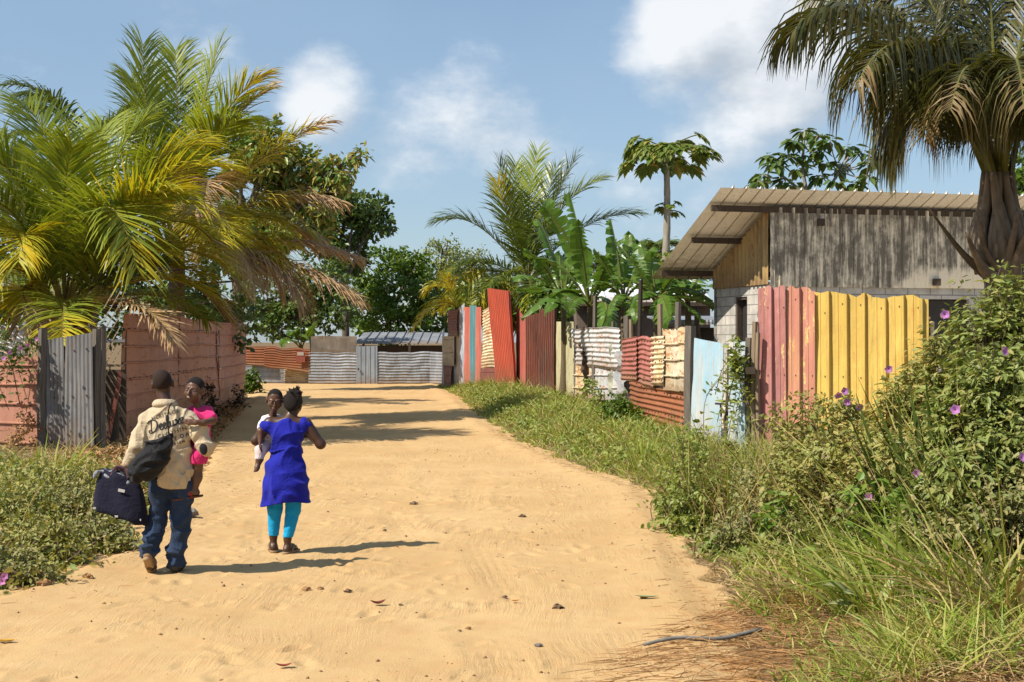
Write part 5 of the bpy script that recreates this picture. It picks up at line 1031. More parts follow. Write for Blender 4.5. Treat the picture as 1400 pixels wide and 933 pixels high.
def clump(name, label, px, d, n, hl, wd, m, bend=(.4, 1.3), rad=.18, fan=.5, cat='grass clump', group=None):
    x, y = X(px, d), d; g = float(gz(x, y)); t = thing(name, label, cat, (x, y, g), group); a = rng.uniform(0, 6.28, n); r_ = rad*np.sqrt(rng.random(n))
    P = np.stack((x+r_*np.cos(a), y+r_*np.sin(a), np.full(n, g-.03)), 1); D = np.stack((np.cos(a)*fan*rng.random(n), np.sin(a)*fan*rng.random(n), np.ones(n)), 1)
    V, Q = blades(P, D, rng.uniform(hl[0], hl[1], n), wd*rng.uniform(.7, 1.2, n), rng.uniform(bend[0], bend[1], n)*.9, seg=5 if False else 3); MB().add(V, Q).build('blades', m, t, smooth=False); return t
clump('grass_clump', 'tall light green grass clump in front of the grey gate and short pink fence', 55, 17.5, 90, (.45, .95), .011, G['grass'], rad=.45)
clump('grass_clump', 'tuft of long grass left of the tall clump by the short pink fence', 10, 18, 50, (.35, .7), .010, G['grass'], rad=.35)
clump('grass_clump', 'upright dark grass tuft in the right verge near the corrugated rust fence', 880, 20.5, 90, (.35, .7), .008, G['grass'], rad=.16, fan=.3, bend=(.1, .6))
clump('grass_clump', 'loose grass tuft standing before the pale blue gate', 955, 17.5, 60, (.4, .9), .010, G['grass'], rad=.3)
for i, (px, d, lab) in enumerate(((1215, 9.6, 'arching yellow green grass clump at the lower right, nearest the straw'), (1330, 9.2, 'thick arching grass clump in the lower right corner'), (1390, 9.6, 'long grass clump at the right edge under the largest shrub'), (1265, 10.2, 'long grass clump between dead blade leaves and corner grass'), (1385, 8.8, 'pale bent grass clump in the very corner of the picture'), (1110, 10.4, 'short pale grass clump at the left foot of the thicket'))):
    clump('grass_clump', lab, px, d, 170, (.4, 1.0) if i != 5 else (.2, .45), .0085, G['grass'] if i not in (4, 5) else G['grassd'], rad=.35, fan=.75, bend=(.5, 1.8))
BROAD = leafmat('broad weed leaf', [(.10, .19, .03), (.15, .24, .04), (.20, .25, .05)], .35, .4)
for i, (px, py, d, r_, lab) in enumerate(((1290, 600, 10.6, 30, 'broad leaved light green weed below the yellow fence, above the strap leaves'), (1075, 720, 12.2, 34, 'broad leaved light green weed at the left part of the thicket'), (1180, 700, 10.9, 32, 'broad leaved light green weed in the centre of the thicket'), (1240, 700, 10.3, 30, 'broad leaved light green weed left of the twin strap leaved plants'), (985, 760, 13.3, 28, 'broad leaved light green weed at the thicket foot nearest the track'))):
    shrub('broad_leaved_weed', lab, [(px, py, d, r_, r_*1.15)], 260, .10, BROAD, 8, cat='weed')
STRAP = leafmat('strap leaf', [(.035, .065, .014), (.06, .10, .02), (.045, .08, .018)], .3, .35)
for px, d, n, lab in ((1245, 11.0, 26, 'dark strap leaved plant in the middle of the thicket'), (1290, 10.6, 22, 'dark strap leaved plant right of its twin, below the large shrub'), (1340, 10.3, 24, 'dark strap leaved plant nearest the right edge')):
    clump('strap_leaved_plant', lab, px, d, n, (.9, 1.6), .024, STRAP, rad=.14, fan=.3, bend=(.05, .5), cat='plant')
d_ = 9.7; t = thing('dead_leaf_plant', 'plant with pale drying blade leaves lying out over the straw at the thicket foot', 'plant', (X(1165, d_), d_, gz(X(1165, d_), d_)))
for a_, b_, c_ in (((1185, 845), (1160, 790), (1125, 800)), ((1190, 850), (1170, 815), (1132, 826)), ((1190, 845), (1215, 800), (1235, 770)), ((1195, 845), (1180, 800), (1150, 812))):
    P = bez(at(*a_, d_), at(*b_, d_-.15), at(*c_, d_-.3), np.linspace(0, 1, 10)); w = .045*np.sin(np.linspace(.25, 3.1, 10)); T = nrm(np.gradient(P, axis=0)); s = nrm(np.cross(T, (0, -.6, .8)))
    V = np.concatenate((P-s*w[:, None], P, P+s*w[:, None])); V[10:20, 2] -= .012; ix = np.arange(30).reshape(3, 10); Q = np.stack((ix[:-1, :-1], ix[1:, :-1], ix[1:, 1:], ix[:-1, 1:]), -1).reshape(-1, 4)
    MB().add(V, Q).build('blade', plain('drying leaf %d' % a_[0], (.42, .45, .20), .6, .3, 12), t, smooth=True)
d_ = 11.2; t = thing('flowering_shrub', 'single lilac flowers low on the left verge at the picture edge', 'plant', (X(5, d_), d_, gz(X(5, d_), d_)))
for p in ((6, 788, 10.9), (3, 795, 10.9)): flower(t, at(*p), .03)
# tall stalks standing out of the thicket
b = MB(); n = 620; px = rng.uniform(930, 1400, n); dd = 15.3-(px-930)/470*5.4+rng.normal(0, .5, n); x = X(px, dd); P = np.stack((x, dd, gz(x, dd)), 1); D = np.stack((rng.normal(0, .18, n), rng.normal(0, .18, n), np.ones(n)), 1)
V, Q = blades(P, D, rng.uniform(.7, 1.3, n)*(1+.25*(px-930)/470), .0065, rng.uniform(.1, .9, n)); b.add(V, Q); tag(b.build('tall_grass', G['grass']), 'tall single grass blades standing out of the roadside thicket', kind='stuff')
b = MB(); n = 1100; px = rng.uniform(920, 1400, n); dd = 15.3-(px-930)/470*5.4+rng.normal(0, .5, n); x = X(px, dd); P = np.stack((x, dd, gz(x, dd)), 1); D = np.stack((rng.normal(0, .3, n), rng.normal(0, .3, n), np.ones(n)), 1)
V, Q = blades(P, D, rng.uniform(.5, 1.2, n)*(1+.25*(px-930)/470), .0035, rng.uniform(.1, .9, n)); b.add(V, Q); tag(b.build('dry_stalks', G['grassd']), 'dry straw coloured stalks standing in the roadside thicket', kind='stuff')

# ------------------------------------------------------------------ small things lying on the track
def stone(px, py, r, m, lab, name='stone', cat='stone', flat=.6):
    d = H*F/(py-466.5); 
    for _ in range(4): d = (H-float(road_z(X(px, d), d)))*F/(py-466.5)
    x = X(px, d); rr = np.random.default_rng(int(px*7+py)); n, k = 9, 6; V = []
    for i in range(k):
        ph = -math.pi/2+math.pi*i/(k-1)
        for j in range(n): a = 2*math.pi*j/n; q = r*(1+.22*rr.normal()); V.append((x+q*math.cos(ph)*math.cos(a)*1.25, d+q*math.cos(ph)*math.sin(a), float(road_z(x, d))+r*flat*.55+q*flat*math.sin(ph)))
    Q = [(i*n+j, i*n+(j+1) % n, (i+1)*n+(j+1) % n, (i+1)*n+j) for i in range(k-1) for j in range(n)]
    return tag(MB().add(np.array(V), np.array(Q)).build(name, m), lab, cat, None)
ST = plain('brown stone', (.20, .13, .08), .9, .4, 20, .4); ST2 = plain('grey stone', (.22, .20, .17), .9, .4, 20, .4); CL = plain('dirt clod', (.36, .205, .09), .95, .3, 20, .4)
for px, py, r, m, lab in ((714, 707, .035, ST, 'dark stone lying alone in the middle of the track'), (763, 832, .035, ST, 'brown wedge stone on the track before the thicket'), (736, 884, .022, ST2, 'small grey green pebble at the lower middle of the track'),
                          (418, 808, .034, CL, 'larger dirt clod right of the woman, nearest her shadow'), (476, 810, .026, ST, 'dark clod beside the dirt clod behind the man'), (566, 690, .038, ST, 'flat dark clump on the track right of the woman'), (438, 806, .022, CL, 'small dirt clod between two larger ones'),
                          (526, 726, .018, ST, 'tiny dark stone on the track in line with the woman'), (640, 860, .016, CL, 'tiny dirt clod near the tyre marks'), (60, 800, .05, CL, 'pale clod at the margin of the left weeds'), (120, 790, .04, CL, 'clod at the tip of the left weeds'), (20, 806, .035, CL, 'clod nearest the lower left edge'),
                          (690, 818, .02, ST, 'small stone among the tyre marks'), (548, 828, .014, ST, 'crumb of stone beside the curled red leaf'), (880, 818, .02, CL, 'crumb of dirt near the green leaf')):
    stone(px, py, r, m, lab)
def ground_leaf(px, py, L_, w, ang, m, lab, curl=.25):
    d = H*F/(py-466.5)
    for _ in range(4): d = (H-float(road_z(X(px, d), d)))*F/(py-466.5)
    x = X(px, d); t = np.linspace(-1, 1, 9); wid = w*(1-t*t)**.6; c, s = math.cos(ang), math.sin(ang); z = float(road_z(x, d))+.012
    V = np.concatenate([np.stack((x+L_*t*c-q*wid*s, d+L_*t*s+q*wid*c, z+curl*L_*t*t+abs(q)*wid*.5), 1) for q in (-1, 0, 1)]); ix = np.arange(27).reshape(3, 9); Q = np.stack((ix[:-1, :-1], ix[1:, :-1], ix[1:, 1:], ix[:-1, 1:]), -1).reshape(-1, 4)
    tag(MB().add(V, Q).build('fallen_leaf', m, smooth=True), lab, 'leaf')
ground_leaf(517, 828, .06, .03, .3, plain('dark red leaf', (.16, .03, .02), .7), 'curled dark red leaf on the track', .5)
ground_leaf(388, 914, .05, .02, .2, plain('brown red leaf', (.25, .05, .03), .7), 'brown red leaf nearest the bottom of the picture', .4)
ground_leaf(884, 819, .09, .022, -.1, plain('pale green leaf', (.30, .34, .16), .6), 'pale green leaf lying near the thicket', .15)
ground_leaf(8, 880, .06, .025, .1, plain('yellow leaf', (.55, .30, .03), .6), 'yellow leaf at the lower left edge', .2)
ground_leaf(705, 824, .035, .015, .4, plain('orange leaf', (.5, .22, .04), .6), 'tiny orange leaf among the tyre marks', .2)
d_ = 9.0; P = np.array([(X(880, 8.95), 8.95), (X(925, 9.05), 9.05), (X(985, 9.15), 9.15), (X(1040, 9.35), 9.35)]); P = np.column_stack((P, [float(road_z(a, b_))+.028 for a, b_ in P])); P[3, 2] += .02
V, Fc = tube(crom(P, 5), np.linspace(.011, .016, 16), 7); t = tag(MB().add(V, Fc).build('grey_stick', plain('grey stick bark', (.24, .225, .20), .8, .4, 12), smooth=True), 'long grey stick lying on the track edge before the straw', 'stick')
x_, y_ = X(285, 29), 29.0; tag(stone(255, 706, .10, ST2, 'grey white rubble block at the edge of the left weeds behind the navy bag', 'rubble_block'), None)

# ------------------------------------------------------------------ people: smooth distance fields meshed as one surface each
class SD:
    def __init__(s): s.P = []
    def cap(s, a, b, ra, rb=None, k=.03): s.P.append(('c', np.array(a, float), np.array(b, float), ra, ra if rb is None else rb, k)); return s
    def chain(s, pts, rad, k=.03):
        for i in range(len(pts)-1): s.cap(pts[i], pts[i+1], rad[i], rad[i+1], k)
        return s
    def ell(s, c, r, k=.03, rot=None): s.P.append(('e', np.array(c, float), np.array(r, float), None if rot is None else np.array(rot), 0, k)); return s
    def copy(s): o = SD(); o.P = list(s.P); return o
    def bounds(s, m=.05):
        lo = np.min([np.minimum(p[1], p[2])-max(p[3], p[4]) if p[0] == 'c' else p[1]-np.max(p[2]) for p in s.P], 0); hi = np.max([np.maximum(p[1], p[2])+max(p[3], p[4]) if p[0] == 'c' else p[1]+np.max(p[2]) for p in s.P], 0)
        return lo-m, hi+m
    def field(s, lo, n, h, off=0.0):
        G_ = np.full(n, 1.0, np.float32); ax = [lo[i]+h*np.arange(n[i]) for i in range(3)]
        for p in s.P:
            k = p[5]; mg = k+.05+abs(off)
            if p[0] == 'c': l = np.minimum(p[1], p[2])-max(p[3], p[4])-mg; u = np.maximum(p[1], p[2])+max(p[3], p[4])+mg
            else: r = np.max(p[2]) if p[3] is not None else p[2]; l = p[1]-r-mg; u = p[1]+r+mg
            i0 = np.clip(np.floor((l-lo)/h).astype(int), 0, n); i1 = np.clip(np.ceil((u-lo)/h).astype(int)+1, 0, n)
            if np.any(i1 <= i0): continue
            x = ax[0][i0[0]:i1[0], None, None]; y = ax[1][None, i0[1]:i1[1], None]; z = ax[2][None, None, i0[2]:i1[2]]
            if p[0] == 'c':
                a, b = p[1], p[2]; ba = b-a; L2 = max(1e-9, float(ba @ ba)); t = np.clip(((x-a[0])*ba[0]+(y-a[1])*ba[1]+(z-a[2])*ba[2])/L2, 0, 1)
                d = np.sqrt((x-a[0]-t*ba[0])**2+(y-a[1]-t*ba[1])**2+(z-a[2]-t*ba[2])**2)-(p[3]+(p[4]-p[3])*t)
            else:
                X_, Y_, Z_ = x-p[1][0], y-p[1][1], z-p[1][2]
                if p[3] is not None:
                    Rm = p[3]; X_, Y_, Z_ = (Rm[0, 0]*X_+Rm[1, 0]*Y_+Rm[2, 0]*Z_, Rm[0, 1]*X_+Rm[1, 1]*Y_+Rm[2, 1]*Z_, Rm[0, 2]*X_+Rm[1, 2]*Y_+Rm[2, 2]*Z_)
                r = p[2]; k0 = np.sqrt((X_/r[0])**2+(Y_/r[1])**2+(Z_/r[2])**2); k1 = np.sqrt((X_/r[0]**2)**2+(Y_/r[1]**2)**2+(Z_/r[2]**2)**2); d = k0*(k0-1)/np.maximum(k1, 1e-6)
            sl = (slice(i0[0], i1[0]), slice(i0[1], i1[1]), slice(i0[2], i1[2])); o = G_[sl]; hh = np.maximum(k-np.abs(o-d), 0)/k; G_[sl] = np.minimum(o, d)-hh*hh*k*.25
        return G_-off, ax
def surfnet(G_, lo, h):
    s = G_ < 0; c = np.zeros(tuple(np.array(s.shape)-1), np.int8); nx, ny, nz = c.shape
    for i in (0, 1):
        for j in (0, 1):
            for k in (0, 1): c += s[i:i+nx, j:j+ny, k:k+nz]
    I, J, K = np.nonzero((c > 0) & (c < 8)); acc = np.zeros((len(I), 3)); cnt = np.zeros(len(I))
    cor = [(i, j, k) for i in (0, 1) for j in (0, 1) for k in (0, 1)]; val = {q: G_[I+q[0], J+q[1], K+q[2]] for q in cor}
    for a in cor:
        for ax in range(3):
            if a[ax] == 0:
                b = list(a); b[ax] = 1; b = tuple(b); va, vb = val[a], val[b]; m = (va < 0) != (vb < 0); t = np.where(m, va/np.where(m, va-vb, 1), 0)
                p = np.array(a, float)+np.zeros((len(I), 3)); p[:, ax] += t; acc += p*m[:, None]; cnt += m
    V = lo+h*(np.stack((I, J, K), 1)+acc/cnt[:, None]); idx = np.full(c.shape, -1, np.int64); idx[I, J, K] = np.arange(len(I)); Q = []
    for ax in range(3):
        sh = list(G_.shape); sl0 = [slice(None)]*3; sl1 = [slice(None)]*3; sl0[ax] = slice(0, -1); sl1[ax] = slice(1, None)
        d = s[tuple(sl0)].astype(int)-s[tuple(sl1)].astype(int); i = np.array(np.nonzero(d)).T; o1, o2 = (ax+1) % 3, (ax+2) % 3
        ok = (i[:, o1] > 0) & (i[:, o2] > 0) & (i[:, o1] < G_.shape[o1]-1) & (i[:, o2] < G_.shape[o2]-1); i = i[ok]
        if not len(i): continue
        e1 = np.zeros(3, int); e1[o1] = 1; e2 = np.zeros(3, int); e2[o2] = 1
        f = lambda q: idx[q[:, 0], q[:, 1], q[:, 2]]
        q = np.stack((f(i-e1-e2), f(i-e2), f(i), f(i-e1)), 1); sg = d[i[:, 0], i[:, 1], i[:, 2]]; q[sg < 0] = q[sg < 0][:, ::-1]; Q.append(q)
    Q = np.concatenate(Q); Q = Q[(Q >= 0).all(1)]; return V, Q
def wrinkle(ax, amp, f=(9, 7, 14), seed=0, warp=.6):
    r = np.random.default_rng(seed); x, y, z = ax[0][:, None, None], ax[1][None, :, None], ax[2][None, None, :]; a = r.uniform(0, 6, 8)
    w = warp*np.sin(11*x+a[0]+5*z)+warp*np.sin(8*z+a[1]+6*y); v = np.sin(f[0]*x+f[2]*z+w*2+a[2])*np.sin(f[1]*y+.6*f[2]*z+w+a[3])+.5*np.sin(2.3*f[0]*x-1.7*f[2]*z+2*w+a[4])*np.sin(1.9*f[1]*y+a[5]+w)
    for i in range(7):
        dr_ = r.normal(size=3); dr_ /= np.linalg.norm(dr_); q = r.uniform(.7, 1.3)*3.4*f[2]/2.2; ph = q*(dr_[0]*x+dr_[1]*y+dr_[2]*z)+1.3*w+r.uniform(0, 6)
        v = v-1.5*(1-np.abs(np.sin(ph*.5)))**4*np.clip(np.sin(6*x+5*z*(-1)**i+r.uniform(0, 6))*1.6-.1, 0, 1)
    return (amp*v).astype(np.float32)
def sdmesh(sd, name, mats, par, loc, h=.008, off=0.0, wr=None, cut=None, inter=None, label=None, face=None):
    lo, hi = sd.bounds(.04+abs(off)+.02); n = np.ceil((hi-lo)/h).astype(int)+1; G_, ax = sd.field(lo, n, h, off)
    if wr is not None: G_ = G_+wrinkle(ax, *wr[:1], **wr[1])
    x, y, z = ax[0][:, None, None], ax[1][None, :, None], ax[2][None, None, :]
    if cut is not None: G_ = np.maximum(G_, cut(x, y, z).astype(np.float32)+0*G_)
    if inter is not None: G2, _ = inter.field(lo, n, h, 0); G_ = np.maximum(G_, G2)
    V, Q = surfnet(G_, lo, h); mi = 0
    if face is not None: mi = face(V[Q].mean(1))
    o = MB().add(V+np.asarray(loc), Q, mi).build(name, mats, par, smooth=True, label=label); return o
def hand(sd, Wp, D, N_, S_, sc=1.0, curl=.5, spread=.0):
    """palm and five unequal bent fingers; D to the fingertips, N_ out of the palm, S_ towards the thumb"""
    Wp, D = np.asarray(Wp, float), nrm(D); S_ = nrm(np.asarray(S_)-D*np.dot(S_, D)); N_ = np.cross(D, S_)*np.sign(np.dot(np.cross(D, S_), N_)) if abs(np.dot(np.cross(D, S_), N_)) > 1e-6 else np.cross(D, S_)
    for o_ in (.030, .010, -.010, -.029): sd.cap(Wp+S_*o_*.55*sc, Wp+D*.085*sc+S_*o_*sc, .019*sc, .0135*sc, .02*sc)
    for o_, L_ in ((.031, .072), (.0105, .082), (-.0105, .076), (-.030, .058)):
        a = Wp+D*.09*sc+S_*o_*sc; d = nrm(D+S_*spread*o_*20+N_*curl*.5); b = a+d*L_*.48*sc; d2 = nrm(d+N_*curl*1.1); c = b+d2*L_*.32*sc; d3 = nrm(d2+N_*curl); e = c+d3*L_*.26*sc
        sd.chain([a, b, c, e], [.0098*sc, .0092*sc, .0084*sc, .0072*sc], .006*sc)
    a = Wp+D*.025*sc+S_*.026*sc; b = a+nrm(D*.55+S_*.8+N_*.2)*.042*sc; c = b+nrm(D*.85+S_*.35+N_*.35)*.034*sc; e = c+nrm(D*.9+N_*.5)*.024*sc; sd.chain([a, b, c, e], [.014*sc, .0115*sc, .0105*sc, .008*sc], .008*sc)
def head(sd, c, fwd, up=(0, 0, 1), r=(.076, .096, .112), k=.03, child=False):
    """skull, jaw, brow, nose, lips and ears; returns the frame"""
    f = nrm(fwd); u = nrm(np.asarray(up)-f*np.dot(up, f)); s = np.cross(f, u); Rm = np.stack((s, f, u), 1); c = np.asarray(c, float); q = r[0]/.076
    P = lambda x, y, z: c+Rm @ (np.array((x, y, z))*q)
    sd.ell(P(0, -.012, .022), (r[0], r[1]*.97, r[2]*.83), k, Rm); sd.ell(P(0, .022, -.045), (r[0]*.78, r[1]*.68, r[2]*.62), k, Rm)
    sd.ell(P(0, .060, -.088), (.024*q, .02*q, .016*q), .025*q, Rm)
    sd.cap(P(0, .088, .008), P(0, .106, -.028), .007*q, .0125*q, .014*q); sd.cap(P(-.013, .094, -.032), P(.013, .094, -.032), .0085*q, None, .008*q)
    sd.cap(P(-.018, .086, -.060), P(.018, .086, -.060), .0085*q, None, .01*q); sd.cap(P(-.016, .083, -.073), P(.016, .083, -.073), .0085*q, None, .01*q)
    for sg in (-1, 1):
        sd.cap(P(sg*.017, .083, .024), P(sg*.05, .064, .022), .0055*q, None, .016*q); sd.ell(P(sg*.044, .052, -.034), (.024*q, .021*q, .022*q), .03*q, Rm)
        sd.ell(P(sg*.081, -.008, -.008), (.012*q, .022*q, .035*q), .010*q, Rm); sd.cap(P(sg*.078, .0, -.03), P(sg*.082, -.005, -.03), .008*q, None, .01*q)
    return P, Rm, q
def eyes(par, P, Rm, q, loc, closed=.0):
    ew = plain('eye white', (.26, .22, .19), .3, .1); ed = plain('eye dark', (.012, .008, .006), .2, .1)
    for sg in (-1, 1):
        s = SD().ell(P(sg*.031, .067, .004), (.0145*q, .0125*q, (.010-.006*closed)*q), .01, Rm); o = sdmesh(s, 'eye', ew, par, loc, h=.0028)
        s = SD().ell(P(sg*.031, .0765, .003), (.0065*q, .0045*q, (.0068-.004*closed)*q), .01, Rm); sdmesh(s, 'iris', ed, o, loc, h=.0018)
SKIN = skinmat('dark brown skin', (.072, .034, .02)); SKIN2 = skinmat('brown skin', (.125, .06, .035)); HAIR = plain('black hair', (.018, .012, .010), .75, .3, 60, .8)
LIP = skinmat('lip', (.10, .035, .028))

def man():
    d = 11.9; loc = np.array((X(230, d), d, float(road_z(X(230, d), d)))); t = thing('person', 'man walking away in a beige lettered shirt and blue jeans, carrying bags and a child', 'person', loc)
    b = SD()
    b.ell((.035, .0, .84), (.155, .11, .13), .05); b.ell((.03, -.005, 1.0), (.145, .10, .16), .06); b.ell((.0, -.0, 1.18), (.165, .105, .15), .04)
    b.cap((-.14, 0, 1.275), (.14, 0, 1.275), .044, None, .04); b.cap((-.005, -.0, 1.36), (-.05, .03, 1.49), .062, .054, .04)
    P, Rm, q = head(b, (-.058, .045, 1.585), (-.22, 1, -.06), (-.1, 0, 1), (.078, .098, .113))
    # left arm hangs and grips the bag handles, right arm folds round the child
    b.chain([(-.17, 0, 1.27), (-.25, -.03, 1.07), (-.335, .005, .90)], [.046, .04, .028], .02)
    hand(b, (-.342, .005, .885), (-.12, .12, -1), (.8, -.3, 0), (.2, 1, .1), 1.0, .75)
    b.chain([(.17, 0, 1.27), (.325, -.04, 1.05), (.24, .17, 1.0)], [.046, .04, .03], .02)
    hand(b, (.225, .19, 1.0), (-.5, .75, .05), (0, -.15, 1), (.6, .4, .35), 1.0, .4)
    LH, LK, LA = np.array((-.06, .0, .80)), np.array((-.105, .07, .44)), np.array((-.145, -.075, .15)); RH, RK, RA = np.array((.125, .0, .80)), np.array((.105, .03, .44)), np.array((.055, .02, .085))
    b.chain([LH, LK, LA], [.085, .056, .042], .04); b.chain([RH, RK, RA], [.085, .056, .042], .04)
    b.chain([LA, (-.145, -.01, .06), (-.145, .06, .03)], [.04, .036, .026], .03); b.chain([RA, (.06, .13, .045), (.065, .19, .035)], [.04, .038, .028], .03)
    sdmesh(b, 'body', SKIN, t, loc, .0075)
    hr = SD(); c = np.array((-.058, .045, 1.585)); hr.ell(P(0, -.0125, .022), (.0788, .0958, .0945), .02, Rm)
    sdmesh(hr, 'hair', plain('cropped black hair', (.036, .020, .014), .8, .3, 90, .6), t, loc, .007, cut=lambda x, y, z: -(z-1.522-.75*y))
    # shirt
    s = SD(); s.ell((.0, -.005, 1.19), (.188, .130, .17), .05); s.ell((.02, -.01, 1.03), (.172, .132, .2), .06); s.ell((.045, -.012, .86), (.178, .137, .21), .06)
    s.cap((-.16, -.0, 1.282), (-.025, -.005, 1.345), .066, .078, .04); s.cap((.16, -.0, 1.285), (-.02, -.005, 1.345), .066, .078, .04); s.cap((-.01, -.0, 1.34), (-.025, .008, 1.395), .07, .066, .03)
    sl = [(-.18, 0, 1.272), (-.215, -.02, 1.18), (-.25, -.03, 1.07), (-.29, -.015, .99), (-.325, .0, .925)]; s.chain(sl, [.066, .066, .064, .058, .05], .03)
    sr = [(.18, 0, 1.275), (.26, -.025, 1.18), (.33, -.045, 1.05), (.29, .06, 1.01), (.25, .15, 1.0)]; s.chain(sr, [.068, .068, .064, .06, .052], .025)
    hem = lambda x, y, z: (.70+.9*np.minimum(np.abs(x-.06), .24)**1.6*np.where(x < .06, 1.6, .5)+.01*np.sin(20*x))-z
    shirt = cloth('beige cotton', (.53, .43, .29), .12, .85)
    so = sdmesh(s, 'shirt', shirt, t, loc, .0075, wr=(.0095, dict(f=(15, 9, 21), seed=3, warp=.9)), cut=lambda x, y, z: np.maximum(hem(x, y, z), np.where((np.abs(x+.015) < .09) & (z > 1.3), ((x+.03)/.06)**2+((y-.012)/.06)**2 < 1, False)*.02-.01))
    col = SD(); a = np.linspace(-.3, 2*np.pi-.9, 16)+np.pi*.5; ring = [(-.028+.074*math.cos(k), .014+.070*math.sin(k), 1.425-.012*math.sin(k)) for k in a]; col.chain(ring, [.016]*16, .02); col.chain([(p[0]*1.15+.003, p[1]*1.2, p[2]-.022) for p in ring], [.016]*16, .025)
    sdmesh(col, 'collar', shirt, so, loc, .007)
    el = SD().ell((.318, -.095, 1.045), (.036, .085, .052), .02); s2 = s.copy(); sdmesh(s2, 'elbow_patch', cloth('charcoal patch', (.03, .03, .035)), so, loc, .0075, off=.0035, wr=(.0095, dict(f=(15, 9, 21), seed=3, warp=.9)), inter=el)
    # jeans
    j = SD(); j.ell((.035, .0, .82), (.166, .125, .15), .04); j.chain([LH+(.0, 0, -.02), LK, LA+(0, 0, .03)], [.098, .076, .064], .03); j.chain([RH+(0, 0, -.02), RK, RA+(-.0, 0, -.01)], [.098, .076, .066], .03)
    for L_, n_ in ((LA, 3), (RA, 3)):
        for k in range(n_): c = L_+np.array((.0, .012*(-1)**k, .045+.045*k)); j.ell(c, (.071-.003*k, .071-.003*k, .024), .02)
    denim = cloth('blue denim', (.030, .052, .105), .45, .85, 160); jo = sdmesh(j, 'jeans', denim, t, loc, .0075, wr=(.009, dict(f=(13, 9, 30), seed=8, warp=1.1)), cut=lambda x, y, z: np.maximum(z-.92, np.where(x < -.02, .135-z-.0*y, .035-z)))
    tan = plain('tan shoe', (.30, .19, .10), .8, .3, 20); 
    sh = SD().chain([LA+(.0, -.03, .01), (-.145, .0, .085), (-.147, .075, .035)], [.045, .043, .036], .03); sdmesh(sh, 'shoe', [tan], t, loc, .007)
    so_ = SD(); a0, a1 = np.array((-.145, -.125, .135)), np.array((-.147, .05, .012)); ax_ = nrm(a1-a0); so_.chain([a0, (a0+a1)/2, a1], [.034, .036, .042], .02)
    n_ = np.array((0, -.58, -.81)); sdmesh(so_, 'sole', plain('tan sole', (.42, .28, .15), .85, .25, 14), t, loc, .006, cut=lambda x, y, z: np.abs((y-(a0[1]))*n_[1]+(z-a0[2])*n_[2]-.01)-.014)
    sh = SD().chain([RA+(.0, -.03, -.035), (.06, .10, .05), (.065, .20, .04)], [.043, .046, .038], .03); sdmesh(sh, 'shoe', [plain('dark shoe', (.05, .042, .036), .7)], t, loc, .007, cut=lambda x, y, z: .006-z)
    # lettering on the back
    bm_me = so.data; off = np.array(world_loc(t)); VV = [tuple(np.array(v.co)) for v in bm_me.vertices]; PP = [tuple(p.vertices) for p in bm_me.polygons]; tree_ = BVHTree.FromPolygons(VV, PP)
    ink = plain('black print', (.035, .032, .03), .9, .2, 40); ink2 = plain('brown print', (.10, .075, .05), .9, .2, 40); ang = R(17)
    def place(V2, F2, cx, cz, name, m):
        V2 = np.asarray(V2); x = cx+V2[:, 0]*math.cos(ang)-V2[:, 1]*math.sin(ang); z = cz+V2[:, 0]*math.sin(ang)+V2[:, 1]*math.cos(ang); out = []
        for a_, b_ in zip(x, z):
            hit = tree_.ray_cast(Vector((a_, -1, b_)), Vector((0, 1, 0)))[0]; out.append((a_, (hit.y if hit else -.13)-.0035, b_))
        MB().add(np.array(out)+off, F2).build(name, m, so)
    def ribbon(pts, w):
        P_ = crom([(a_, b_, 0) for a_, b_ in pts], 5)[:, :2]; T = nrm(np.gradient(P_, axis=0)); Nn = np.stack((-T[:, 1], T[:, 0]), 1); ww = w*(.75+.45*np.abs(T[:, 1]))[:, None]
        V2 = np.concatenate((P_-Nn*ww, P_+Nn*ww)); n = len(P_); return V2, np.array([(i, i+1, n+i+1, n+i) for i in range(n-1)])
    E = [(0, .2), (.18, .28), (.28, .42), (.19, .52), (.07, .4), (.05, .16), (.17, .02), (.34, .14)]
    strokes = [(0, [(.12, .05), (.2, .5), (.3, .98)]), (0, [(-.08, .82), (.15, 1.0), (.5, .98), (.74, .72), (.7, .32), (.4, .04), (.05, -.02), (-.14, .12), (-.02, .22), (.2, .08)]), (.84, E), (1.16, E),
               (1.48, [(0, .14), (.2, .55), (.28, .92), (.19, 1.02), (.1, .75), (.08, .2), (.16, .02), (.3, .14)]), (1.76, [(0, .14), (.06, .5), (.05, .16), (.14, .02), (.28, .18), (.32, .5), (.3, .14), (.38, .02), (.48, .14)]),
               (2.22, [(.0, .42), (.1, .5), (.2, .25), (.3, .02), (.42, .1)]), (2.22, [(.42, .5), (.22, .3), (.0, .0)]), (2.6, E), (0, [(.2, -.22), (1.2, -.14), (2.6, -.2)][:0])]
    V2, F2, n0 = [], [], 0; sc = .098
    for x0, pts in strokes:
        if not pts: continue
        v_, f_ = ribbon([(x0+a_, b_) for a_, b_ in pts], .052); V2.append(v_*sc); F2.append(f_+n0); n0 += len(v_)
    place(np.concatenate(V2), np.concatenate(F2), -.115, 1.178, 'lettering', ink)
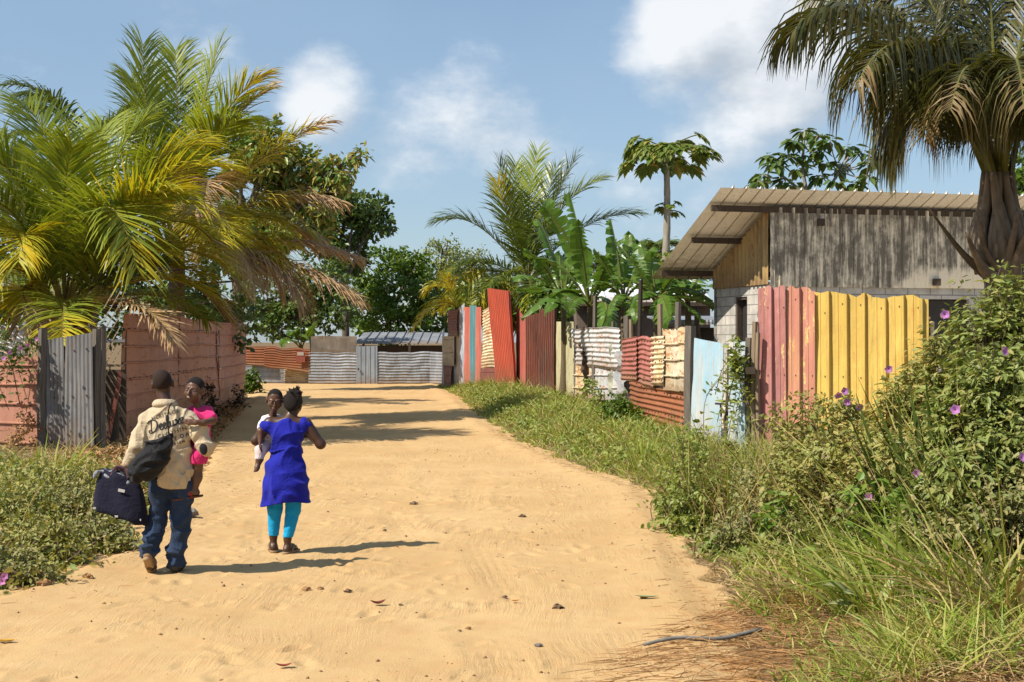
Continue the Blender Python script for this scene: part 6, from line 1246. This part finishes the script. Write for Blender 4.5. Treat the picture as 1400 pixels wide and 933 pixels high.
    def words(txt, size, cx, cz, m):
        cu = bpy.data.curves.new('lettering', 'FONT'); cu.body = txt; cu.size = size; cu.align_x = 'CENTER'; cu.space_character = 1.25; cu.offset = size*.012; o = bpy.data.objects.new('lettering', cu); C.objects.link(o); bpy.context.view_layer.update()
        me = bpy.data.meshes.new_from_object(o.evaluated_get(bpy.context.evaluated_depsgraph_get())); v_ = np.array([v.co[:2] for v in me.vertices]); tri = []
        for p in me.polygons:
            q_ = list(p.vertices); tri += [(q_[0], q_[i], q_[i+1]) for i in range(1, len(q_)-1)]
        bpy.data.objects.remove(o); bpy.data.meshes.remove(me); place(v_, np.array(tri), cx, cz, 'lettering', m)
    words('HERITAGE', .042, .0, 1.315, ink2); words('CLOTHING', .046, .085, 1.175, ink2); words('EVERY DAY', .046, .095, 1.122, ink2); words('SYSTEM', .032, .105, 1.082, ink2)
    return t, loc
man_t, man_loc = man()

def black_bag():
    loc = man_loc; t = thing('shoulder_bag', 'black drawstring duffel slung on a thin cord across the back of the man', 'bag', loc+(-.1, -.2, 1.0))
    a, b_ = np.array((-.195, -.215, .845)), np.array((.025, -.225, 1.065)); ax_ = nrm(b_-a); s = SD(); s.chain([a, a*.75+b_*.25, a*.5+b_*.5, a*.25+b_*.75, b_], [.075, .097, .103, .094, .055], .05); s.cap(b_, b_+ax_*.05+np.array((.0, .03, .05)), .05, .02, .04)
    blk = cloth('black nylon', (.012, .012, .014), .3, .6, 120); o = sdmesh(s, 'bag_body', blk, t, loc, .0075, wr=(.011, dict(f=(26, 14, 30), seed=21, warp=1.2)))
    st = crom([(.055, -.21, 1.13), (.045, -.172, 1.22), (.035, -.16, 1.32), (.04, -.105, 1.405), (.05, .0, 1.425)], 6); V, Fc = tube(st+loc, .006, 6); MB().add(V, Fc).build('cord', blk, t)
    st = crom([(-.19, -.27, .78), (-.10, -.325, .93), (.03, -.285, 1.08)], 6); V, Fc = tube(st+loc, .0035, 5); MB().add(V, Fc).build('seam', blk, t)
black_bag()
def navy_bag():
    loc = man_loc; t = thing('holdall', 'navy blue cloth holdall hanging from the hand of the man, clothes at its top', 'bag', loc+(-.38, -.02, .45))
    c = np.array((-.395, -.005)); n = 12; V = []; u = nrm(np.array((1, -.10, 0)))[:2]; v = np.array((-u[1], u[0])); lev = np.linspace(0, 1, 9)
    for k, q in enumerate(lev):
        w = .232-.075*q+.014*math.sin(3*q); dp = .11-.05*q; z = .475+.37*q
        for a in np.arange(28)*2*np.pi/28:
            ca, sa = math.cos(a), math.sin(a); f = (abs(ca)**3+abs(sa)**3)**(-1/3); px, py = ca*f*w, sa*f*dp*(1+.15*math.sin(5*a+4*q)*(.4+q)); x, y = c+u*px+v*py; V.append((x, y, z-.07*px/.22*1.0+.010*math.sin(9*a+3*k)-.03*q*abs(px)/.2*(1 if q > .8 else 0)))
    m = 28; Q = [(k*m+j, k*m+(j+1) % m, (k+1)*m+(j+1) % m, (k+1)*m+j) for k in range(8) for j in range(m)]; V = np.array(V); T3 = [(len(V), (j+1) % m, j) for j in range(m)]+[(len(V)+1, 8*m+j, 8*m+(j+1) % m) for j in range(m)]; V = np.concatenate((V, [V[:m].mean(0), V[8*m:9*m].mean(0)-(0, 0, .03)]))
    navy = cloth('navy canvas', (.013, .013, .030), .3, .8, 140); o = MB().add(V+loc, [np.array(Q), np.array(T3)]).build('bag_body', navy, t, smooth=True)
    strap = cloth('plum strap', (.10, .055, .07), .2)
    for dy in (-.06, .05):
        st = crom([(-.46, dy, .82), (-.42, dy*.8, .89), (-.352, .012+dy*.25, .842), (-.332, dy*.8, .87), (-.315, dy, .80)], 6); V, Fc = tube(st+loc, .013, 6); MB().add(V, Fc).build('handle', strap, t)
    MB().add(*box(loc+(-.36, -.112, .70), (.055, .006, .024), 0, R(12))).build('label_tag', plain('white tag', (.55, .55, .55), .7), t)
    for p in ((-.585, -.112, .555), (-.40, -.118, .487), (-.215, -.095, .455)): MB().add(*box(loc+p, (.026, .008, .016))).build('corner_tab', plain('pale tab', (.5, .48, .45), .7), t)
    s = SD()
    r = np.random.default_rng(12)
    for k in range(10): p = (-.53+.026*k, r.normal(-.01, .012), .838-.009*k+.006*(k % 2)); s.cap(p, (p[0]+.03, p[1]-.02, p[2]-.025), .02, .022, .03)
    s.chain([(-.53, -.02, .855), (-.585, -.04, .85), (-.605, -.05, .80)], [.016, .012, .01], .02)
    sdmesh(s, 'clothes', cloth('pale print cloth', (.36, .40, .46), .6, .9, 30), t, loc, .007, wr=(.006, dict(f=(40, 40, 40), seed=5)))
navy_bag()

def girl():
    loc = man_loc; t = thing('person', 'small girl in a pink top and shorts looking back over the shoulder of the man', 'person', loc+(.24, .1, .7)); b = SD()
    b.ell((.225, .12, 1.06), (.085, .08, .09), .04); b.ell((.235, .12, 1.22), (.085, .072, .13), .05); b.cap((.18, .13, 1.345), (.30, .10, 1.345), .04, None, .04); b.cap((.235, .11, 1.35), (.215, .09, 1.45), .036, .034, .03)
    P, Rm, q = head(b, (.205, .07, 1.53), (-.30, -1, -.05), (.10, 0, 1), (.073, .087, .102))
    b.chain([(.30, .09, 1.335), (.375, .0, 1.275), (.32, -.09, 1.262), (.268, -.125, 1.265)], [.034, .029, .026, .020], .02); hand(b, (.258, -.128, 1.266), (-1, -.05, .1), (0, 1, -.05), (0, .1, 1), .62, .25)
    b.chain([(.18, .13, 1.335), (.10, .15, 1.25), (.03, .13, 1.28)], [.034, .029, .022], .02); hand(b, (.02, .125, 1.285), (-1, -.3, .2), (0, -1, 0), (0, 0, 1), .6, .3)
    b.chain([(.235, .08, 1.05), (.255, -.02, .965), (.245, -.015, .80), (.225, -.02, .70)], [.062, .05, .040, .028], .03); b.chain([(.215, .15, 1.05), (.10, .22, .97), (.10, .2, .8), (.08, .2, .72)], [.062, .05, .038, .028], .03)
    for x0, y0, z0, dx, dy in ((.225, -.02, .69, -1, -.25), (.08, .2, .71, -1, .2)):
        f = nrm(np.array((dx, dy, -.15))); a = np.array((x0, y0, z0)); s_ = np.array((f[1], -f[0], 0)); b.chain([a+(.02, 0, -.015), a+f*.05+(0, 0, -.012), a+f*.095+(0, 0, -.02)], [.026, .026, .022], .02)
        for k in range(5): b.cap(a+f*.095+s_*(-.02+.01*k)+(0, 0, -.022), a+f*(.125-.006*k)+s_*(-.024+.011*k)+(0, 0, -.026), .0085-.0006*k, .0075-.0006*k, .004)
    sdmesh(b, 'body', SKIN2, t, loc, .006); eyes(t, P, Rm, q, loc)
    hr = SD().ell(P(0, -.014, .024), (.0742, .0862, .0865), .02, Rm); hr.ell(P(.03, -.07, .03), (.03, .035, .03), .02, Rm); fr = Rm[:, 1]; cc = np.array((.205, .07, 1.53))
    sdmesh(hr, 'hair', HAIR, t, loc, .006, cut=lambda x, y, z: ((x-cc[0])*fr[0]+(y-cc[1])*fr[1]+(z-cc[2])*fr[2])-.75*(z-cc[2])-.018)
    mouth = SD().cap(P(-.014, .0955, -.064), P(.014, .0955, -.064), .0045*q, None, .004); sdmesh(mouth, 'lips', LIP, t, loc, .0022)
    pk = cloth('hot pink cotton', (.62, .03, .16), .12); s = SD(); s.ell((.225, .12, 1.10), (.098, .092, .13), .05); s.ell((.235, .12, 1.23), (.098, .085, .14), .05); s.cap((.18, .13, 1.34), (.30, .10, 1.34), .052, None, .04); s.cap((.30, .09, 1.335), (.352, .03, 1.293), .048, .047, .02); s.cap((.18, .13, 1.335), (.13, .14, 1.28), .047, .044, .02)
    sdmesh(s, 'pink_top', pk, t, loc, .006, wr=(.004, dict(f=(24, 20, 24), seed=2)), cut=lambda x, y, z: 1.03-z)
    s = SD(); s.ell((.225, .12, 1.05), (.098, .092, .10), .04); s.chain([(.235, .08, 1.05), (.258, -.02, .965)], [.078, .066], .03); s.cap((.258, -.02, .965), (.254, -.022, .905), .062, .06, .02); s.chain([(.215, .15, 1.05), (.11, .215, .975)], [.074, .062], .03)
    sdmesh(s, 'shorts', pk, t, loc, .006, wr=(.004, dict(f=(24, 20, 24), seed=4)), cut=lambda x, y, z: np.maximum(z-1.1, .915-z))
    sole = plain('dark sandal sole', (.12, .05, .035), .8); red = plain('red sandal strap', (.50, .03, .03), .6)
    for x0, y0, z0, dx, dy in ((.225, -.02, .69, -1, -.25), (.08, .2, .71, -1, .2)):
        f = nrm(np.array((dx, dy, -.15))); a = np.array((x0, y0, z0)); s = SD().chain([a-f*.045+(0, 0, -.05), a+f*.06+(0, 0, -.047), a+f*.15+(0, 0, -.05)], [.028, .030, .030], .02); zc = lambda x, y, z: np.abs(z-(a[2]-.051)+.15*((x-a[0])*f[0]+(y-a[1])*f[1])*.9)-.009
        so = sdmesh(s, 'sandal', sole, t, loc, .005, cut=zc); sd_ = np.array((f[1], -f[0], 0)); 
        for sg in (-1, 1): V, Fc = tube(crom([a+f*.105+(0, 0, -.04), a+f*.06+sd_*sg*.02+(0, 0, .006), a+f*.02+sd_*sg*.034+(0, 0, -.042)], 4)+loc, .007, 5); MB().add(V, Fc).build('strap', red, so)
girl()

def woman():
    d = 13.05; loc = np.array((X(390, d), d, float(road_z(X(390, d), d)))); t = thing('person', 'woman walking away in a royal blue dress and turquoise leggings, baby on her shoulder', 'person', loc); b = SD()
    b.ell((-.005, .0, .78), (.165, .125, .15), .06); b.ell((.0, .0, .96), (.125, .09, .13), .06); b.ell((.02, .0, 1.10), (.14, .095, .13), .06); b.cap((-.125, 0, 1.195), (.165, 0, 1.195), .055, None, .05); b.cap((.03, 0, 1.21), (.058, .03, 1.29), .052, .049, .04)
    P, Rm, q = head(b, (.068, .05, 1.365), (.15, 1, -.25), (.06, .1, 1), (.070, .088, .102))
    b.chain([(-.155, 0, 1.185), (-.27, .02, 1.03), (-.20, .21, 1.04)], [.052, .042, .03], .03); hand(b, (-.19, .23, 1.045), (.75, .5, .05), (0, -.4, .8), (-.2, .2, .9), .9, .4)
    b.chain([(.195, 0, 1.185), (.325, .0, 1.0), (.20, .20, 1.06)], [.053, .043, .03], .03); hand(b, (.185, .22, 1.065), (-.8, .35, .1), (0, -.8, 0), (0, .2, .9), .9, .4)
    LA, RA = np.array((-.118, .06, .085)), np.array((.025, -.02, .075)); LH, RH, LK, RK = np.array((-.085, 0, .72)), np.array((.085, 0, .72)), np.array((-.10, .03, .40)), np.array((.07, .02, .40))
    b.chain([LH, LK, LA+(0, 0, .06), LA], [.076, .05, .034, .031], .02); b.chain([RH, RK, RA+(0, 0, .06), RA], [.076, .05, .034, .031], .02)
    feet = ((LA, np.array((-.25, .95, 0))), (RA, np.array((.30, .95, 0))))
    for A_, f in feet:
        f = nrm(f); s_ = np.array((f[1], -f[0], 0)); A_ = np.asarray(A_); b.chain([A_+(0, -.012, -.035), A_+f*.08+(0, 0, -.032), A_+f*.145+(0, 0, -.042)], [.035, .034, .028], .03); b.cap(A_-f*.03+(0, 0, -.042), A_+(0, 0, -.03), .028, .03, .02)
        for k in range(5): b.cap(A_+f*.145+s_*(-.026+.013*k)+(0, 0, -.048), A_+f*(.185-.008*k)+s_*(-.03+.014*k)+(0, 0, -.05), .011-.0008*k, .0095-.0008*k, .005)
    sdmesh(b, 'body', SKIN, t, loc, .007)
    hr = SD().ell(P(0, -.02, .024), (.086, .10, .096), .02, Rm); hr.ell(P(.0, -.085, -.02), (.06, .035, .06), .03, Rm); 
    r = np.random.default_rng(4); hr.ell(P(.025, -.06, .10), (.062, .05, .042), .03, Rm)
    for k in range(16): a = P(.025, -.06, .10); e = a+nrm(np.array((r.normal(.35, .8), r.normal(-.2, .5), r.uniform(-.1, .8))))*r.uniform(.06, .10); hr.cap(a, e, .016, .004, .012)
    for k in range(26): a = P(r.uniform(-.075, .075), -.05-r.uniform(0, .03), r.uniform(.0, .08)); e = a+nrm(np.array((r.normal(0, .5), r.normal(-.6, .3), r.uniform(-.2, .7))))*.04; hr.cap(a, e, .014, .004, .012)
    sdmesh(hr, 'hair', HAIR, t, loc, .006, cut=lambda x, y, z: -((z-1.33)+.75*(.05-y)+.03))
    blue = cloth('royal blue jersey', (.013, .018, .33), .2, .75); s = SD(); s.cap((-.12, 0, 1.175), (.155, 0, 1.175), .066, None, .04); s.ell((.02, .0, 1.09), (.158, .110, .13), .05); s.ell((.008, .0, .955), (.142, .105, .10), .05); s.ell((-.005, -.008, .80), (.168, .138, .15), .05)
    s.chain([(-.03, -.01, .72), (-.04, -.01, .60), (-.045, -.01, .40)], [.138, .146, .172], .06); s.chain([(.05, -.01, .72), (.055, -.01, .60), (.065, -.01, .40)], [.138, .146, .170], .06); s.cap((-.14, 0, 1.185), (-.160, .003, 1.17), .050, .047, .03); s.cap((.175, 0, 1.185), (.196, .0, 1.17), .050, .047, .03)
    neck = lambda x, y, z: .062-np.sqrt((x-.03)**2+(y-.0)**2+((z-1.262)*.8)**2)
    do = sdmesh(s, 'dress', blue, t, loc, .0075, wr=(.0095, dict(f=(17, 11, 12), seed=13, warp=1.3)), cut=lambda x, y, z: np.maximum(neck(x, y, z), .455+.025*np.sin(9*x+1)+.03*x-z))
    bl = SD(); bl.chain([(.006+.146*math.cos(a), .109*math.sin(a), .945+.012*math.sin(3*a)) for a in np.linspace(0, 2*np.pi, 24)], [.007]*24, .02); sdmesh(bl, 'waist_seam', blue, do, loc, .007)
    tq = cloth('turquoise leggings', (.012, .34, .66), .1, .7); lg = SD(); lg.ell((-.0, 0, .74), (.17, .13, .12), .05); lg.chain([LH, LK, LA+(0, 0, .06)], [.095, .068, .045], .02); lg.chain([RH, RK, RA+(0, 0, .06)], [.095, .068, .045], .02)
    sdmesh(lg, 'leggings', tq, t, loc, .007, wr=(.002, dict(f=(20, 20, 60), seed=3)), cut=lambda x, y, z: np.maximum(z-.8, .15-.03*x-z))
    ss = plain('tan sandal', (.36, .24, .14), .7); 
    for A_, f in feet:
        f = nrm(f); s_ = np.array((f[1], -f[0], 0)); s = SD().chain([A_-f*.04+(0, 0, -.068), A_+f*.08+(0, 0, -.066), A_+f*.17+(0, 0, -.066)], [.036, .04, .04], .02); so = sdmesh(s, 'sandal', ss, t, loc, .006, cut=lambda x, y, z: np.abs(z-.010)-.010)
        for sg in (-1, 1): V, Fc = tube(crom([A_+f*.13+(0, 0, -.035), A_+f*.07+s_*sg*.03+(0, 0, -.01), A_+f*.01+s_*sg*.042+(0, 0, -.062)], 4)+loc, .007, 5); MB().add(V, Fc).build('strap', ss, so)
        V, Fc = tube(crom([A_+s_*.036+(0, 0, -.055), A_-f*.042+(0, 0, -.005), A_-s_*.036+(0, 0, -.055)], 5)+loc, .006, 5); MB().add(V, Fc).build('strap', ss, so)
    return t, loc
wom_t, wom_loc = woman()
def baby():
    loc = wom_loc; t = thing('person', 'baby in a white top held at the left shoulder of the woman, looking down', 'person', loc+(-.17, .12, .9)); b = SD()
    b.ell((-.15, .13, 1.0), (.075, .07, .08), .04); b.ell((-.14, .13, 1.13), (.072, .062, .11), .05); b.cap((-.185, .11, 1.225), (-.10, .15, 1.225), .036, None, .03); b.cap((-.135, .11, 1.23), (-.115, .08, 1.32), .034, .032, .03)
    P, Rm, q = head(b, (-.105, .07, 1.405), (.12, -1, -.38), (.04, -.2, 1), (.070, .080, .092))
    b.chain([(-.195, .08, 1.21), (-.222, -.02, 1.12), (-.222, -.045, 1.03)], [.034, .030, .022], .02); hand(b, (-.222, -.05, 1.02), (.05, -.1, -1), (1, 0, 0), (0, -1, 0), .55, .3)
    b.chain([(-.09, .15, 1.21), (-.02, .13, 1.14), (.02, .12, 1.2)], [.033, .028, .02], .02); hand(b, (.025, .12, 1.205), (.3, -.3, .9), (0, -1, 0), (-1, 0, 0), .55, .3)
    b.chain([(-.17, .10, .99), (-.225, .02, .95), (-.235, .0, .86), (-.245, -.005, .83)], [.05, .042, .03, .024], .03); b.chain([(-.13, .16, .99), (-.06, .2, .93), (-.06, .19, .84)], [.05, .042, .028], .03)
    for a in (np.array((-.245, -.005, .825)), np.array((-.06, .19, .83))):
        f = nrm(np.array((-.15, -.5, -.8))); s_ = np.array((1, 0, 0)); b.chain([a, a+f*.045, a+f*.07], [.023, .023, .019], .015)
        for k in range(5): b.cap(a+f*.07+s_*(-.016+.008*k), a+f*(.09-.004*k)+s_*(-.018+.009*k), .007, .006, .004)
    sdmesh(b, 'body', SKIN2, t, loc, .006); eyes(t, P, Rm, q, loc, .6)
    fr = Rm[:, 1]; cc = np.array((-.105, .07, 1.405)); hr = SD().ell(P(0, -.013, .022), (.0712, .0785, .0785), .02, Rm); sdmesh(hr, 'hair', HAIR, t, loc, .006, cut=lambda x, y, z: ((x-cc[0])*fr[0]+(y-cc[1])*fr[1]+(z-cc[2])*fr[2])-.65*(z-cc[2])-.010)
    mouth = SD().cap(P(-.012, .0955, -.064), P(.012, .0955, -.064), .0045*q, None, .004); sdmesh(mouth, 'lips', LIP, t, loc, .0022)
    wt = NT('white print cotton'); n = wt.noise(55, 2, .5); c = wt.mix(wt.ramp(n, [(.62, 0), (.66, 1)]), (.72, .68, .70), (.45, .22, .35)); wt = wt.done(c, .85)
    s = SD(); s.ell((-.15, .13, 1.0), (.086, .08, .10), .04); s.ell((-.14, .13, 1.13), (.084, .074, .12), .05); s.cap((-.185, .11, 1.215), (-.10, .15, 1.215), .046, None, .03); s.cap((-.195, .08, 1.21), (-.214, .015, 1.155), .045, .043, .02); s.cap((-.09, .15, 1.21), (-.05, .14, 1.17), .044, .042, .02)
    sdmesh(s, 'white_top', wt, t, loc, .006, wr=(.004, dict(f=(24, 20, 24), seed=6)), cut=lambda x, y, z: .96-z)
    s = SD(); s.chain([(-.17, .10, .99), (-.225, .02, .95), (-.238, .0, .875)], [.06, .052, .042], .03); s.chain([(-.13, .16, .99), (-.06, .2, .93), (-.06, .19, .87)], [.06, .052, .04], .03)
    sdmesh(s, 'white_leggings', cloth('pale pink cotton', (.66, .56, .56), .1), t, loc, .006, cut=lambda x, y, z: .862-z)
baby()
